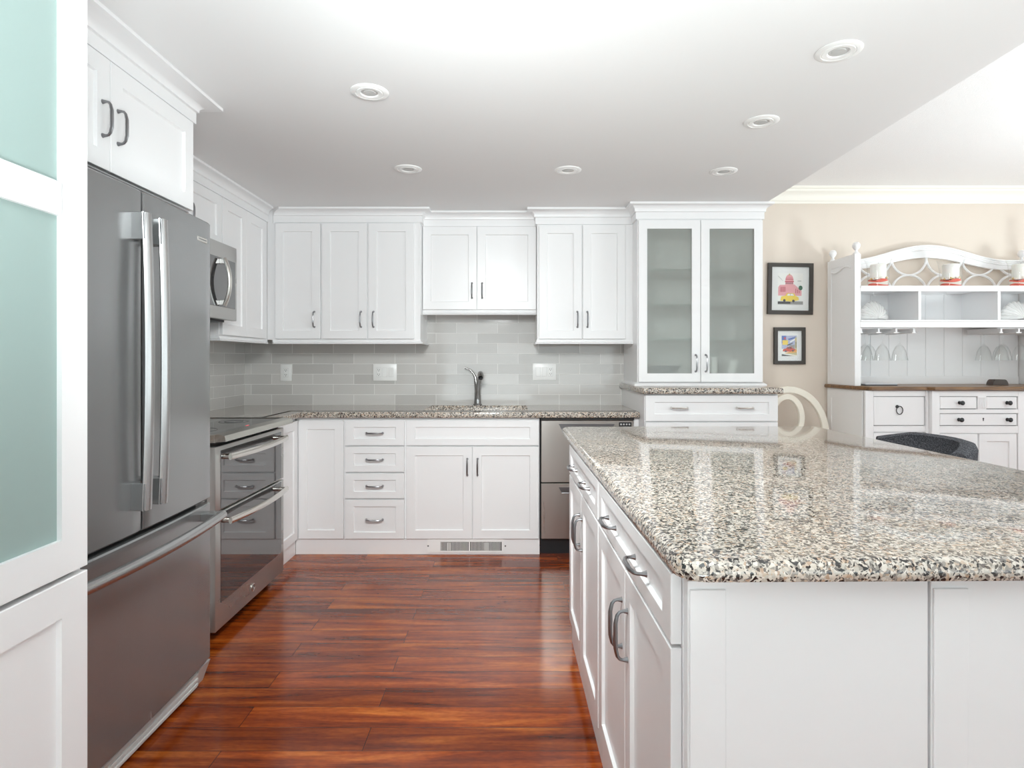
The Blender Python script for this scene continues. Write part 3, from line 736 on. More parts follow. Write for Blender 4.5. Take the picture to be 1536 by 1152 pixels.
def oven_door(z0, z1, g0, g1, hz, nm):
    b = B(); b.box(r0+.004, r1-.004, VR, VR+.04, z0, z1, .004, seg=2); d = b.done('oven_door', 'steel', t)
    g = B(); g.box(r0+.050, r1-.045, VR-.0025, VR+.002, g0, g1, .001); g.done('window', 'oven', d)
    pts = []; n = 20
    for k in range(n+1):
        s = k/n; pts.append((r0+.06+(r1-r0-.12)*s, VR-.040-.026*(1-(2*s-1)**2), hz))
    h = B(); h.tube(pts, .0155, 12, squash=.62, up=(0, 0, 1)); h.done('handle', 'steel_hi', d)
    for u in (r0+.075, r1-.075):
        p = B(); p.lathe([(.014, .003), (.012, -.012), (.012, -.045)], (u, VR, hz), 14, 0, 'y'); p.done('handle_post', 'nickel', d)
    return d
oven_door(.580, .868, .586, .848, .818, '')
d = oven_door(.050, .572, .165, .566, .531, '')
b = B(); b.lathe([(.020, .001), (.020, -.003), (.0175, -.0042), (.0165, -.0032), (0, -.0032)], (2.99, VR, .108), 24, 0, 'y')
b.tube([(2.99+.010*math.cos(a)*(1-.05*a), VR-.0038, .108+.010*math.sin(a)*(1-.05*a)) for a in [k*.5 for k in range(18)]], .0011, 5, 1)
b.done('badge', ['nickel', 'pewter'], d)

# ------------------------------------------------------------------ microwave
t = T('microwave', 'stainless over the range microwave with tall curved handle', 'microwave', (3.04, 1.8, 1.47), LEFT)
VM = 1.59
b = B(); b.box(2.652, 3.428, VM+.032, 2.0, 1.482, 1.897, .002); b.box(2.70, 3.38, VM+.05, 1.95, 1.468, 1.4815, mi=1); b.done('body', ['steel', 'black'], t)
b = B(); b.box(2.652, 3.428, VM, VM+.031, 1.478, 1.897, .004, seg=2); d = b.done('door', 'steel', t)
b = B(); b.box(2.70, 3.405, VM-.002, VM+.002, 1.545, 1.812, .001); b.done('window', 'oven', d)
pts = []
for k in range(17):
    s = k/16; pts.append((3.235, VM-.022-.030*(1-(2*s-1)**2), 1.550+.258*s))
b = B(); b.tube(pts, .014, 10, squash=.8); b.done('handle', 'steel_hi', d)
for z in (1.566, 1.792):
    b = B(); b.box(3.226, 3.244, VM-.026, VM, z-.014, z+.014, .002); b.done('handle_post', 'steel', d)
b = B(); b.box(2.78, 2.90, 1.72, 1.86, 1.4655, 1.4685); b.done('lamp_cover', 'plastic', t)

# ------------------------------------------------------------------ island
HB = .8815
def isl_unit(label, u0, u1):
    t = T('island_cabinet', label, 'cabinet', ((u0+u1)/2, .3, 0), ISL)
    b = B(); b.box(u0, u1, F, .60, .10, HB, .001); b.done('body', 'white', t)
    b = B(); b.box(u0, u1, .012, .03, 0, .0995); b.done('toe_kick', 'white', t)
    um = (u0+u1)/2
    front(t, 'drawer', u0+.006, u1-.006, .752, .876, 0, [(u0+.235, .812, False), (u1-.235, .812, False)], rail=.034)
    front(t, 'door', u0+.006, um-.002, .105, .744, 0, [(um-.034, .60, True)], L=.115)
    front(t, 'door', um+.002, u1-.006, .105, .744, 0, [(um+.034, .60, True)], L=.115)
isl_unit('white island cabinet nearer the back wall, wide drawer over two doors', -1.62, -.812)
isl_unit('white island cabinet nearest the viewer, wide drawer over two doors', -.808, -.006)
t = T('kitchen_island', 'white panelled end and back of the kitchen island under the granite', 'island', (.7, .8, 0), IEND)
b = B(); b.box(.605, 1.13, .02, 1.60, 0, HB); b.box(.021, .604, -.0055, .0055, 0, HB); b.done('body', 'white', t)
b = B(); b.box(.019, .432, -.022, -.0058, 0, HB-.006, .001); b.done('end_panel', 'white', t)
b = B(); b.box(.437, 1.13, -.022, -.0058, 0, HB-.006, .001); b.box(.6045, 1.13, -.0058, .0198, 0, HB); b.done('end_panel', 'white', t)
b = B(); b.box(.022, .084, -.0255, -.0222, 0, HB-.02, .0012); b.done('end_stile', 'white', t)
b = B(); b.box(.440, .500, -.0255, -.0222, 0, HB-.02, .0012); b.done('end_stile', 'white', t)
# counter slab with rounded corners and eased edges
def rrect(x0, x1, y0, y1, r, n=8):
    P = []
    for cx, cy, a in ((x1-r, y0+r, -PI/2), (x1-r, y1-r, 0), (x0+r, y1-r, PI/2), (x0+r, y0+r, PI)):
        for k in range(n+1): P.append((cx+r*math.cos(a+k/n*PI/2), cy+r*math.sin(a+k/n*PI/2)))
    return P
b = B(); x0, x1, y0, y1 = -.005, 1.285, -.057, 1.955; rr = []
for ins, z in ((.010, .882), (.003, .885), (0, .892), (0, .901), (.003, .911), (.008, .9165), (.015, .9195), (.020, .920)):
    rr.append([(p[0], p[1], z) for p in rrect(x0+ins, x1-ins, y0+ins, y1-ins, .05-ins*.6)])
b.rings(rr)
solo('island_countertop', b, 'granite', (.64, .95, .882), 'large polished granite slab on top of the white island', 'countertop', None, IEND)

# ------------------------------------------------------------------ downlights
def downlight(x, y):
    t = T('recessed_light', 'x', 'ceiling light', (x, y, HK), group='recessed ceiling lights')
    b = B(); b.lathe([(.074, 0), (.074, -.002), (.071, -.0045), (.056, -.0060), (.054, -.0035), (.052, -.0035), (.050, -.0065), (.036, -.0055), (.032, -.001), (.032, 0)], (x, y, HK), 40, cap=False)
    b.done('trim_ring', 'plastic', t)
    b = B(); b.lathe([(.032, -.0015), (.024, -.0015), (.022, -.004), (0, -.005)], (x, y, HK), 24, cap=False); b.done('bulb', 'grille', t)
    return t.o
dl = downlight(-.557, 2.32)
dl['label'] = 'recessed ceiling light nearest the fridge cabinet'
for x, y, l in ((-.569, 3.25, 'recessed ceiling light in front of the three door wall cabinet'), (.308, 3.27, 'recessed ceiling light above the dishwasher, middle of the far row'),
                (1.172, 3.29, 'recessed ceiling light just in front of the frosted glass cabinet'), (1.095, 2.606, 'recessed ceiling light second from the frosted glass cabinet'),
                (1.108, 2.013, 'recessed ceiling light over the near half of the island, largest in view')):
    copy_tree(dl, (x, y, HK), label=l)

# ------------------------------------------------------------------ pictures on the dining wall
ARTC = {'paper': (244, 243, 240), 'pink': (236, 170, 176), 'pinkd': (196, 92, 108), 'sky': (232, 236, 240), 'yellow': (240, 210, 78), 'ink': (64, 58, 60),
        'green': (66, 110, 84), 'grey': (150, 148, 146), 'red': (214, 72, 44), 'blue': (84, 108, 186), 'orange': (236, 170, 70), 'lilac': (178, 184, 214), 'tan': (206, 190, 140)}
for k, c in ARTC.items(): M['art_'+k] = mat('print_'+k, srgb(*c), .8)
AK = list(ARTC)
def picture(label, x0, x1, z0, z1, fw, tilt, art):
    xc, zc = (x0+x1)/2, (z0+z1)/2; y = YB-.0005
    t = T('framed_print', label, 'picture', (xc, y, z0), group='framed prints on the dining wall')
    b = B(); b.open_frame(x0, x1, z0, z1, y-.022, .0215, fw); b.done('frame', 'frame', t)
    b = B(); b.box(x0+fw-.002, x1-fw+.002, y-.010, y-.004, z0+fw-.002, z1-fw+.002); b.done('mat_board', 'mat', t)
    b = B(); lay = [0]
    (ax0, ax1, az0, az1), shapes = art
    def P(u, v): return (xc+(x1-x0-2*fw)*(ax0+(ax1-ax0)*u-.5), y-.0103-.00012*lay[0], z0+fw+(z1-z0-2*fw)*(az0+(az1-az0)*v))
    for colr, pts in shapes:
        b.poly([P(*p) for p in pts], AK.index(colr)); lay[0] += 1
    b.done('print', ['art_'+k for k in AK], t)
    b = B(); b.box(x0+fw-.001, x1-fw+.001, y-.0165, y-.0155, z0+fw-.001, z1-fw+.001); b.done('glazing', 'glass', t)
    t.o.rotation_euler = (0, tilt, 0)
R = lambda x0, x1, z0, z1: [(x0, z0), (x1, z0), (x1, z1), (x0, z1)]
def ell(cx, cz, rx, rz, a0=0, a1=360, n=16): return [(cx+rx*math.cos(math.radians(a0+(a1-a0)*k/n)), cz+rz*math.sin(math.radians(a0+(a1-a0)*k/n))) for k in range(n+(0 if a1-a0 == 360 else 1))]
S1 = [('paper', R(0, 1, 0, 1)), ('pink', [(.02, .28), (.95, .28), (.95, .44), (.66, .64), (.08, .62), (.02, .55)]), ('pink', R(.30, .62, .6, .80)),
      ('pink', ell(.46, .80, .155, .16, 0, 180)), ('tan', ell(.46, .955, .03, .035)), ('pinkd', R(.28, .64, .715, .745)), ('pinkd', R(.30, .62, .79, .81)), ('ink', R(.30, .62, .655, .665))]
for k in range(5): S1.append(('ink', R(.32+k*.06, .34+k*.06, .675, .71)))
for k in range(5): S1.append(('pinkd', R(.33+k*.055, .345+k*.055, .82, .87)))
for k in range(5): S1.append(('pinkd', R(.10+k*.045, .12+k*.045, .40, .56)))
for k in range(3): S1.append(('pinkd', R(.70+k*.07, .725+k*.07, .36, .50-k*.03)))
S1 += [('green', ell(.90, .53, .08, .075)), ('ink', R(.78, .92, .745, .755)), ('ink', [(.0, .9), (.2, .74), (.2, .745), (.0, .91)]),
       ('grey', R(0, 1, 0, .10)), ('ink', R(0, .5, .02, .085)),
       ('yellow', [(.10, .12), (.14, .25), (.30, .28), (.36, .36), (.64, .36), (.70, .28), (.82, .23), (.84, .14), (.56, .09)]),
       ('sky', [(.36, .28), (.40, .34), (.60, .34), (.64, .28)]), ('ink', ell(.26, .125, .05, .045)), ('ink', ell(.62, .11, .05, .045)), ('ink', R(.485, .495, .28, .34)), ('grey', ell(.82, .04, .1, .03))]
S2 = [('paper', R(0, 1, 0, 1)), ('lilac', R(0, 1, .35, 1)), ('blue', [(0, .62), (.3, .72), (.3, 1), (0, 1)]), ('yellow', R(.05, .42, .55, .78)), ('ink', [(.38, .5), (.75, .62), (.75, .66), (.38, .56)]),
      ('blue', [(.4, .84), (.9, .95), (1, .9), (.5, .78)]), ('paper', [(.55, .72), (.88, .85), (.88, .78), (.55, .66)]), ('tan', R(.88, 1, .3, .92)), ('ink', R(.93, .97, .4, .7)), ('grey', R(.5, .86, .36, .55)),
      ('orange', [(0, .1), (1, .32), (1, .1), (.6, .12)]), ('tan', [(0, .12), (1, .18), (1, .0), (0, .0)]), ('paper', [(0, .16), (1, .04), (1, .0), (0, .08)]), ('ink', [(0, .0), (.7, .0), (0, .10)]),
      ('red', [(.06, .24), (.10, .34), (.28, .37), (.36, .45), (.66, .45), (.74, .37), (.9, .34), (.88, .26), (.6, .22), (.3, .21)]), ('ink', [(.34, .37), (.40, .43), (.62, .43), (.68, .37)]),
      ('ink', ell(.26, .24, .07, .04)), ('ink', ell(.74, .26, .07, .04)), ('red', R(.16, .26, .82, .92))]
S200 = 890/(YB-.02)
PX = lambda px: (px-768)/S200
PZ = lambda py: 1.25-(py-541)/S200
picture('larger dark framed print of a pink domed building and yellow car', PX(1151.5), PX(1219.5), PZ(471.5), PZ(394.5), .029, math.radians(.8), ((.17, .84, .14, .86), S1))
picture('smaller dark framed print of a red car, hung below the other', PX(1161.5), PX(1208.5), PZ(546.5), PZ(491), .026, 0, ((.18, .80, .16, .84), S2))

# ------------------------------------------------------------------ hutch
HX0, HX1, HC = 2.355, 3.805, 3.08
HT = 1.077
t = T('china_hutch', 'white country style hutch with arched crest and brown wood top', 'hutch', (HC, 4.2, 0))
yb = YB-.018
# base
b = B(); b.box(HX0, HX1, 3.953+.0205, yb, .06, 1.0495); b.box(2.772, 3.388, 3.913+.0205, 3.98, .06, 1.0495)
b.box(HX0, 2.41, 3.953, 3.98, .0, 1.05, .002); b.box(2.755, 2.7705, 3.945, 3.98, .0, 1.05, .001); b.box(3.3895, 3.405, 3.945, 3.98, .0, 1.05, .001); b.box(3.75, HX1, 3.953, 3.98, .0, 1.05, .002)
for z0, z1 in ((1.013, 1.05), (.777, .815), (.06, .12)):
    b.box(2.41, 2.755, 3.953, 3.98, z0, z1); b.box(3.405, 3.75, 3.953, 3.98, z0, z1)
for z0, z1 in ((1.015, 1.05), (.903, .929), (.772, .819), (.06, .12)): b.box(2.822, 3.338, 3.914, 3.94, z0, z1)
b.box(2.77, 2.822, 3.913, 3.94, .0, 1.05, .002); b.box(3.338, 3.39, 3.913, 3.94, .0, 1.05, .002); b.box(3.072, 3.128, 3.913, 3.94, .929, 1.015)
for k in range(5): b.box(3.080+k*.0092, 3.0845+k*.0092, 3.909, 3.915, .935, 1.008, .001)
b.box(HX0-.003, HX0, 3.985, 4.03, .1, 1.045); b.box(HX0-.003, HX0, 4.37, 4.42, .1, 1.045); b.box(HX0-.003, HX0, 4.03, 4.37, .98, 1.045); b.box(HX0-.003, HX0, 4.03, 4.37, .1, .17)
b.done('base_body', 'hutch', t)
def knob(x, y, z, d, kind):
    k = B()
    if kind == 'ring':
        k.lathe([(.011, 0), (.011, -.003), (.005, -.008), (0, -.008)], (x-.012, y, z+.030), 14, 0, 'y')
        k.tube([(x+.021*math.sin(a*PI/14), y-.008, z+.006+.027*math.cos(a*PI/14)) for a in range(28)], .0028, 6, closed=True, up=(0, 1, 0))
        k.done('ring_pull', 'iron', d)
    else:
        k.lathe([(.012, 0), (.011, -.004), (.006, -.010), (.007, -.016), (.014, -.022), (.015, -.028), (.009, -.034), (0, -.035)], (x, y, z), 16, 0, 'y'); k.done('knob', 'iron', d)
def hdrawer(x0, x1, z0, z1, y, knobs, kind='knob', nm='drawer'):
    g = .004
    b = B(); b.box(x0+g, x1-g, y+.004, y+.022, z0+g, z1-g, .003)
    b.box(x0, x1, y+.0185, y+.0195, z0, z1, mi=1)  # dark sheet behind the front puts shade into the drawer gap
    d = b.done(nm, ['hutch', 'gap'], t)
    for x in knobs: knob(x, y+.004, (z0+z1)/2, d, kind)
    return d
hdrawer(2.41, 2.755, .815, 1.013, 3.953, [2.58], 'ring'); hdrawer(3.405, 3.75, .815, 1.013, 3.953, [3.58], 'ring')
hdrawer(2.822, 3.072, .929, 1.015, 3.913, [2.955]); hdrawer(3.128, 3.338, .929, 1.015, 3.913, [3.268])
d = hdrawer(2.822, 3.338, .819, .903, 3.913, [2.95, 3.27])
k = B(); k.box(3.108, 3.114, 3.9155, 3.9175, .852, .866); k.lathe([(.005, 0), (.005, -.0015)], (3.111, 3.9172, .868), 10, 0, 'y'); k.done('keyhole', 'iron', d)
def hdoor(x0, x1, y, kx):
    b = B(); b.shaker(x0+.004, x1-.004, .124, .768, y+.004, .018, .05, .008); d = b.done('door', 'hutch', t); knob(kx, y+.004, .5, d, 'knob')
hdoor(2.41, 2.755, 3.953, 2.735); hdoor(3.405, 3.75, 3.953, 3.43); hdoor(2.822, 3.079, 3.913, 3.06); hdoor(3.081, 3.338, 3.913, 3.10)
# wood top: break-front outline
o_ = .022
pl = [(HX0-o_, yb), (HX0-o_, 4.02), (HX0+.03, 3.953-o_), (2.77-o_, 3.953-o_), (2.77+.005, 3.913-o_), (3.39-.005, 3.913-o_), (3.39+o_, 3.953-o_), (HX1-.03, 3.953-o_), (HX1+o_, 4.02), (HX1+o_, yb)]
cx = HC
def ins(pl, d): return [(x+(d if x < HC else -d), y+(d if y < yb-.01 else 0)) for x, y in pl]
b = B(); b.rings([[(x, y, z) for x, y in ins(pl, i)] for i, z in ((.008, 1.0505), (0, 1.057), (0, 1.068), (.007, HT))]); b.done('wood_top', 'wood', t)
# upper hutch
YH = 4.08; ZT = 1.985
for x, sx in ((HX0+.005, 1), (HX1-.045, -1)):
    b = B(); b.box(x, x+.04, YH, YH+.03, HT, ZT, .002)
    xo = x if sx > 0 else x+.018
    b.box(xo, xo+.022, YH+.03, yb, HT, ZT, .001)
    xf = x-.003 if sx > 0 else x+.04
    b.box(xf, xf+.0035, YH, YH+.05, HT, ZT); b.box(xf, xf+.0035, yb-.05, yb, HT, ZT); b.box(xf, xf+.0035, YH+.05, yb-.05, HT, HT+.07); b.box(xf, xf+.0035, YH+.05, yb-.05, ZT-.06, ZT)
    b.tube([(xf+(-.001 if sx > 0 else .004), YH+.05+(yb-YH-.1)*s/12, ZT-.085+.014*math.sin(s/12*2*PI)) for s in range(13)], .006, 6)
    b.done('side_panel', 'hutch', t)
    for yy in (YH+.022, yb-.03):
        f = B(); f.lathe([(.022, 0), (.022, .005), (.016, .010), (.010, .018), (.009, .028), (.016, .036), (.0235, .048), (.026, .060), (.0235, .072), (.015, .082), (0, .086)], (x+.02, yy, ZT), 20); f.done('finial', 'hutch', t)
xi0, xi1 = HX0+.045, HX1-.045
b = B(); n = 10
b.box(xi0-.01, xi1+.01, yb-.012, yb-.002, HT, 1.745)
gx = xi0+.06
while gx < xi1: b.box(gx-.066, gx+.066, yb-.016, yb-.0115, HT+.055, 1.74, .002); gx += .137
b.box(xi0-.01, xi1+.01, yb-.019, yb-.011, HT, HT+.055, .001)
b.done('back_panel', 'hutch', t)
for z0, z1 in ((1.727, 1.765), (1.478, 1.530)):
    b = B(); b.box(xi0-.006, xi1+.006, YH+.006, yb-.012, z1-.02, z1); b.box(xi0-.006, xi1+.006, YH-.002, YH+.012, z0, z1, .002); b.box(xi0-.006, xi1+.006, YH-.008, YH, z1-.012, z1, .002); b.done('shelf', 'hutch', t)
for x in (2.807, 3.354):
    b = B(); b.box(x-.01, x+.01, YH+.004, yb-.012, 1.530, 1.745, .001); b.done('divider', 'hutch', t)
# arched crest at the back of the top shelf
def arch(x):
    a = abs(x-HC)/.60
    return 1.992 + (.112*(.5+.5*math.cos(PI*a)) if a < 1 else 0)
YC = 4.40
top = [(xi0-.02+(xi1-xi0+.04)*k/48) for k in range(49)]
poly = [(x, arch(x)) for x in top] + [(x, arch(x)-.078-.012*math.cos(PI*min(abs(x-HC)/.68, 1))) for x in reversed(top)]
b = B(); b.prism(poly, 'y', YC, YC+.026)
for dz, dy in ((.0, .016), (-.014, .010), (-.026, .005)):
    b.tube([(x, YC-dy/2, arch(x)+dz-.004) for x in top], .0075, 6)
b.done('crest', 'hutch', t)
b = B()
R0 = .131
for zc in (1.755, 1.755+2*R0):
    for k in (-2.5, -1.5, -.5, .5, 1.5, 2.5):
        cx = HC+k*2*R0*.995; pts = []
        for a in range(0, 49):
            an = a/48*2*PI; x = cx+R0*math.cos(an); z = zc+R0*math.sin(an)
            if xi0-.02 < x < xi1+.02 and 1.750 < z < arch(x)-.05: pts.append((x, YC+.012, z))
            else:
                if len(pts) > 2: b.tube(pts, .0085, 6, up=(0, 1, 0))
                pts = []
        if len(pts) > 2: b.tube(pts, .0085, 6, up=(0, 1, 0))
b.done('fretwork', 'hutch', t)
b = B(); b.box(xi0, xi1, YC+.027, YC+.031, 1.75, 1.99); 
for f in b.b.faces: pass
b.b.free()
for x0, x1 in ((xi0+.002, 2.79), (3.37, xi1-.002)):
    b = B(); b.box(x0, x1, 4.12, 4.40, 1.470, 1.4775)
    nr = 4
    for k in range(nr):
        x = x0+.012+(x1-x0-.024)*k/(nr-1)
        b.box(x-.018 if 0 < k < nr-1 else x-.012, x+.018 if 0 < k < nr-1 else x+.012, 4.10, 4.40, 1.440, 1.448, .001); b.box(x-.006, x+.006, 4.10, 4.40, 1.447, 1.471)
    b.done('stemware_rack', 'hutch', t)
for x in (2.93, 2.62, 3.15):
    b = B(); z = 1.475 if x == 2.93 else 1.742
    b.tube([(x, 4.30, z+.002), (x, 4.30, z-.012), (x+.006, 4.30, z-.022), (x+.016, 4.30, z-.024), (x+.022, 4.30, z-.014)], .0022, 6); b.done('hook', 'hutch', t)

# things on the hutch
def hurricane(x, label):
    y, z = 4.20, 1.7655
    t = T('candle_holder', label, 'candle', (x, y, z), group='glass candle holders on the hutch')
    b = B(); b.lathe([(.060, 0), (.066, .004), (.066, .05), (.067, .12), (.074, .172), (.086, .20)], (x, y, z), 32, cap=False)
    b.poly([(x+.060*math.cos(2*PI*k/32), y+.060*math.sin(2*PI*k/32), z) for k in range(32)]); b.done('glass_cylinder', 'glass', t)
    b = B(); n = 32
    def ring(r, f): return [(x+r*math.cos(2*PI*k/n), y+r*math.sin(2*PI*k/n), z+f(k)) for k in range(n)]
    w1 = lambda k: .022+.007*math.sin(2*PI*k/n*2+1); w2 = lambda k: .040+.008*math.sin(2*PI*k/n*2+2.6); w3 = lambda k: .052+.006*math.sin(2*PI*k/n*3)
    lv = [ring(.0, lambda k: .003), ring(.0595, lambda k: .003), ring(.062, w1), ring(.062, w2), ring(.062, w3), ring(0, lambda k: .054)]
    for i, mi in ((0, 0), (1, 1), (2, 0), (3, 1), (4, 1)):
        b.rings([lv[i], lv[i+1]], mi, cap=False)
    b.done('sand', ['sandw', 'sandr'], t)
    b = B()
    for k in range(26):
        a = random.uniform(0, 2*PI); r = random.uniform(.045, .056); s = random.uniform(.006, .010)
        b.lathe([(0, -s), (s*.8, -s*.5), (s, 0), (s*.8, s*.5), (0, s)], (x+r*math.cos(a), y+r*math.sin(a), z+.057+random.uniform(0, .012)), 7, random.choice((0, 1, 1)))
    b.done('shell_pieces', ['pebble', 'sandw'], t)
    b = B(); b.lathe([(0, .055), (.049, .055), (.050, .059), (.050, .162), (.046, .166), (.030, .163), (0, .162)], (x, y, z), 28)
    cd = b.done('pillar_candle', 'wax', t)
    b = B(); b.tube([(x, y, z+.160), (x+.001, y, z+.171), (x+.003, y, z+.177)], .0012, 5); b.done('wick', 'iron', cd)
for x, l in ((2.592, 'glass candle holder on the hutch shelf above the left shell'), (3.105, 'glass candle holder in the middle of the hutch top shelf'), (3.60, 'glass candle holder cut by the photo edge, above the right shell')):
    hurricane(x, l)
def scallop(x, y, z, w, h, lean, label, flip=1):
    b = B(); n, m = 66, 10
    rows = []
    for j in range(m+1):
        s = .04+.96*j/m; row = []
        for k in range(n+1):
            a = math.radians(180*k/n)
            r = s*(1+.03*abs(math.sin(k*PI/6))*s)
            ca = flip*math.cos(a)
            px = ca*r*w/2*(1.0 if ca > 0 else 1.08); pz = max(math.sin(a), 0)**.75*r*h*(1.0 if ca > 0 else 1-.30*abs(ca)**1.3)
            bulge = .055*(1-s*s)*1.0+.010*abs(math.sin(k*PI/6))*min(1, s*2)
            row.append((px, -bulge, pz))
        rows.append(row)
    for dy, sgn in ((0, 1), (.010, 1)):
        V = [[b._v((p[0], p[1]+dy, p[2])) for p in r] for r in rows]
        for j in range(m):
            for k in range(n): b._f((V[j][k], V[j][k+1], V[j+1][k+1], V[j+1][k]))
        if dy == 0: first = V
    V0, V1 = first, V
    for k in range(n): b._f((V0[m][k], V0[m][k+1], V1[m][k+1], V1[m][k]))
    for v in b.b.verts:
        c = Vector(v.co); c = Matrix.Rotation(-.22, 3, 'X') @ c; v.co = c
    mz = min(v.co.z for v in b.b.verts)
    for v in b.b.verts: v.co += Vector((x, y, z-mz))
    solo('scallop_shell', b, 'shell', (x, y, z), label, 'shell', 'white shells on the hutch', smooth=80)
scallop(2.56, 4.20, 1.5305, .20, .14, 0, 'white scallop shell in the open cubby below the leftmost candle')
scallop(3.575, 4.20, 1.5305, .22, .14, 0, 'white scallop shell in the cubby cut by the photo edge')
def wine(x, y):
    t = T('wine_glass', 'clear wine glass', 'glass', (x, y, 1.2515), group='wine glasses hanging in the hutch racks')
    z = 1.2515
    b = B(); b.lathe([(.052, 0), (.0465, .03), (.040, .065), (.025, .098), (.007, .116), (0, .117)], (x, y, z), 24, cap=False)
    b.lathe([(.0508, .001), (.0452, .03), (.0386, .064), (.0237, .095), (0, .111)], (x, y, z), 24, cap=False); b.done('bowl', 'glass', t)
    b = B(); b.lathe([(.007, .115), (.0038, .128), (.0035, .17), (.006, .192), (.033, .197), (.034, .1985), (0, .1995)], (x, y, z), 20, cap=False); b.done('stem', 'glass', t)
    return t.o
sl, sr = xi0+.002, 3.37
wx = [sl+.012+(2.79-sl-.024)*(k+.5)/3 for k in range(3)]; wr = [sr+.012+(xi1-.002-sr-.024)*(k+.5)/3 for k in range(3)]
first = wine(wx[0], 4.16)
labs = [(wx[0], 4.31, 'clear wine glass hanging behind the one nearest the hutch side panel'), (wx[1], 4.16, 'clear wine glass hanging at the front of the middle slot, left rack'), (wx[1], 4.31, 'clear wine glass hanging at the back of the middle slot, left rack'),
        (wx[2], 4.16, 'clear wine glass hanging in the innermost slot of the left rack'),
        (wr[0], 4.16, 'clear wine glass at the front of the inner slot, right rack'), (wr[0], 4.33, 'clear wine glass at the back of the inner slot, right rack'),
        (wr[1], 4.16, 'clear wine glass at the front of the middle slot, right rack'), (wr[1], 4.33, 'clear wine glass at the back of the middle slot, right rack')]
first['label'] = 'clear wine glass hanging at the front, nearest the hutch side panel'
for x, y, l in labs: copy_tree(first, (x, y, 1.2515), label=l)
t = T('magazine', 'thin grey magazine lying on the brown hutch top below the wine glasses', 'magazine', (2.55, 4.2, HT+.0005))
b = B()
for k, (a, mi) in enumerate(((.06, 1), (-.04, 0))):
    z = HT+.0008+k*.0065
    b.box(2.45, 2.67, 4.11, 4.36, z, z+.006, mi=mi)
b.done('pages', ['book', 'bookd'], t)
b = B(); pr = [(.055*math.cos(a*PI/16), .052*math.sin(a*PI/16)) for a in range(17)]
pr = [(3.435+x*1.0, HT+.0005+min(z, .040)) for x, z in pr]
b.prism(pr, 'y', 4.17, 4.23); solo('rounded_holder', b, 'leather', (3.435, 4.2, HT+.0005), 'small dark brown rounded holder on the hutch wood top', 'holder')

# ------------------------------------------------------------------ cream dining chair beside the tower
t = T('dining_chair', 'cream painted dining chair with round looped back beside the raised drawer base', 'chair', (1.955, 4.12, 0))
cx, yk = 1.955, 4.20
def flat_loop(b, pts, wd, th, closed=False, mi=0):       # a flat band of width wd in the xz plane, thickness th in y
    P = [Vector(p) for p in pts]; m = len(P); rings = []
    for i in range(m):
        d = ((P[(i+1) % m]-P[i-1]) if closed else (P[min(i+1, m-1)]-P[max(i-1, 0)])).normalized()
        nrm = Vector((-d.z, 0, d.x)); q = P[i]
        c = wd/2; e = .004
        rings.append([q+nrm*c+Vector((0, -th/2+e, 0)), q+nrm*(c-e)+Vector((0, -th/2, 0)), q-nrm*(c-e)+Vector((0, -th/2, 0)), q-nrm*c+Vector((0, -th/2+e, 0)), q-nrm*c+Vector((0, th/2, 0)), q+nrm*c+Vector((0, th/2, 0))])
    b.rings(rings, mi, closed)
b = B(); flat_loop(b, [(cx+.265*math.cos(PI*k/24)*(1.0 if k else 1), yk, .72+.325*math.sin(PI*k/24)) for k in range(25)], .046, .026)
for s in (-1, 1): b.tube([(cx+s*.265, yk, .725), (cx+s*.262, yk-.005, .60), (cx+s*.235, yk-.02, .45)], [.022, .021, .020], 10)
b.done('back_frame', 'cream', t)
b = B(); flat_loop(b, [(cx-.01+.105*math.cos(2*PI*k/32), yk, .845+.150*math.sin(2*PI*k/32)) for k in range(32)], .040, .022, True); b.done('back_loop', 'cream', t)
b = B(); flat_loop(b, [(cx-.01-.055, yk, .72), (cx-.015-.065, yk, .60), (cx-.08, yk, .47)], .036, .02); flat_loop(b, [(cx-.01+.055, yk, .72), (cx+.06, yk, .60), (cx+.07, yk, .47)], .036, .02); b.done('splat', 'cream', t)
b = B(); rr = []
for i_, z in ((.012, .440), (0, .450), (0, .468), (.012, .480)): rr.append([(p[0], p[1], z) for p in rrect(cx-.23+i_, cx+.23-i_, 3.78+i_, 4.21-i_, .06)])
b.rings(rr); b.done('seat', 'cream', t)
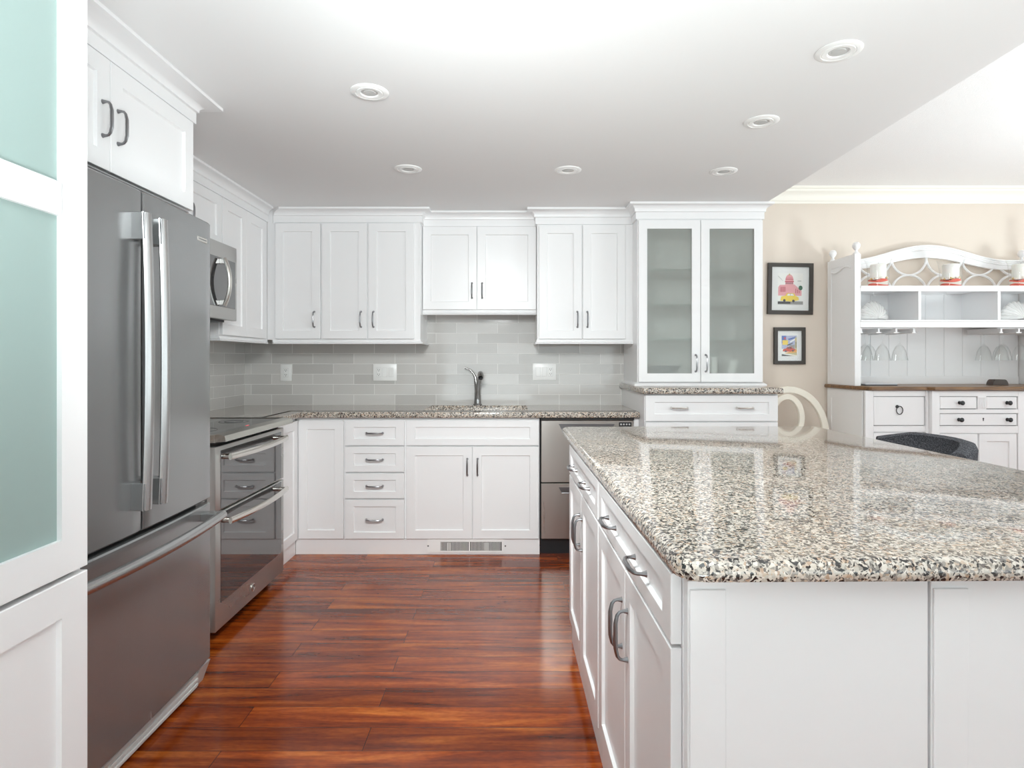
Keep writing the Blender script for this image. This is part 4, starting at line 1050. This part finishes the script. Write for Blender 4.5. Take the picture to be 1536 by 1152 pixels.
for s in (-1, 1):
    b = B(); b.tube([(cx+s*.19, 3.83, .442), (cx+s*.195, 3.82, .2), (cx+s*.20, 3.80, .0)], [.022, .018, .014], 10); b.done('leg', 'cream', t)
    b = B(); b.tube([(cx+s*.19, 4.17, .442), (cx+s*.195, 4.19, .2), (cx+s*.20, 4.23, .0)], [.022, .018, .014], 10); b.done('leg', 'cream', t)

# ------------------------------------------------------------------ charcoal counter chair at the island
t = T('counter_stool', 'charcoal upholstered counter stool pulled up to the island', 'stool', (1.72, 2.48, 0))
b = B(); rings = []
sx, sy = 1.62, 2.49
n = 24
def back_pt(k, r, zt, lean):
    a = math.radians(-66+132*k/n)
    return (sx-.04+(r+lean)*math.cos(a), sy+(r*1.06+lean)*math.sin(a))
rows_o, rows_i = [], []
levels = [(.60, 0), (.72, .012), (.84, .022), (.905, .026), (.924, .018)]
def wall_ring(k):
    a = (k/n)*2-1
    drop = .030*max(0, abs(a)-.55)/.45
    ring = []
    for z, l in levels:
        x, y = back_pt(k, .265, 0, l); ring.append((x, y, z-(drop if z > .8 else 0)))
    x, y = back_pt(k, .240, 0, .018); ring.append((x, y, .932-drop))
    for z, l in reversed(levels):
        x, y = back_pt(k, .215, 0, l); ring.append((x, y, z-(drop if z > .8 else 0)))
    return ring
b.rings([wall_ring(k) for k in range(n+1)]); b.done('backrest', 'fabric', t, smooth=60)
b = B(); rr = []
for i_, z in ((.02, .575), (.004, .585), (0, .61), (.004, .635), (.025, .652), (.06, .658)): rr.append([(p[0], p[1], z) for p in rrect(1.40+i_, 1.84-i_, 2.27+i_, 2.71-i_, .10)])
b.rings(rr); b.done('seat', 'fabric', t, smooth=60)
for px_, py_ in ((1.44, 2.31), (1.44, 2.67), (1.79, 2.31), (1.79, 2.67)):
    b = B(); ox = (px_-1.615)*.12; oy = (py_-2.49)*.12
    b.tube([(px_, py_, .577), (px_+ox, py_+oy, 0)], [.02, .014], 10); b.done('leg', 'leather', t)
b = B(); b.tube([(1.435, 2.305, .22), (1.435, 2.675, .22)], .010, 8); b.tube([(1.795, 2.305, .22), (1.795, 2.675, .22)], .010, 8); b.done('footrest', 'leather', t)
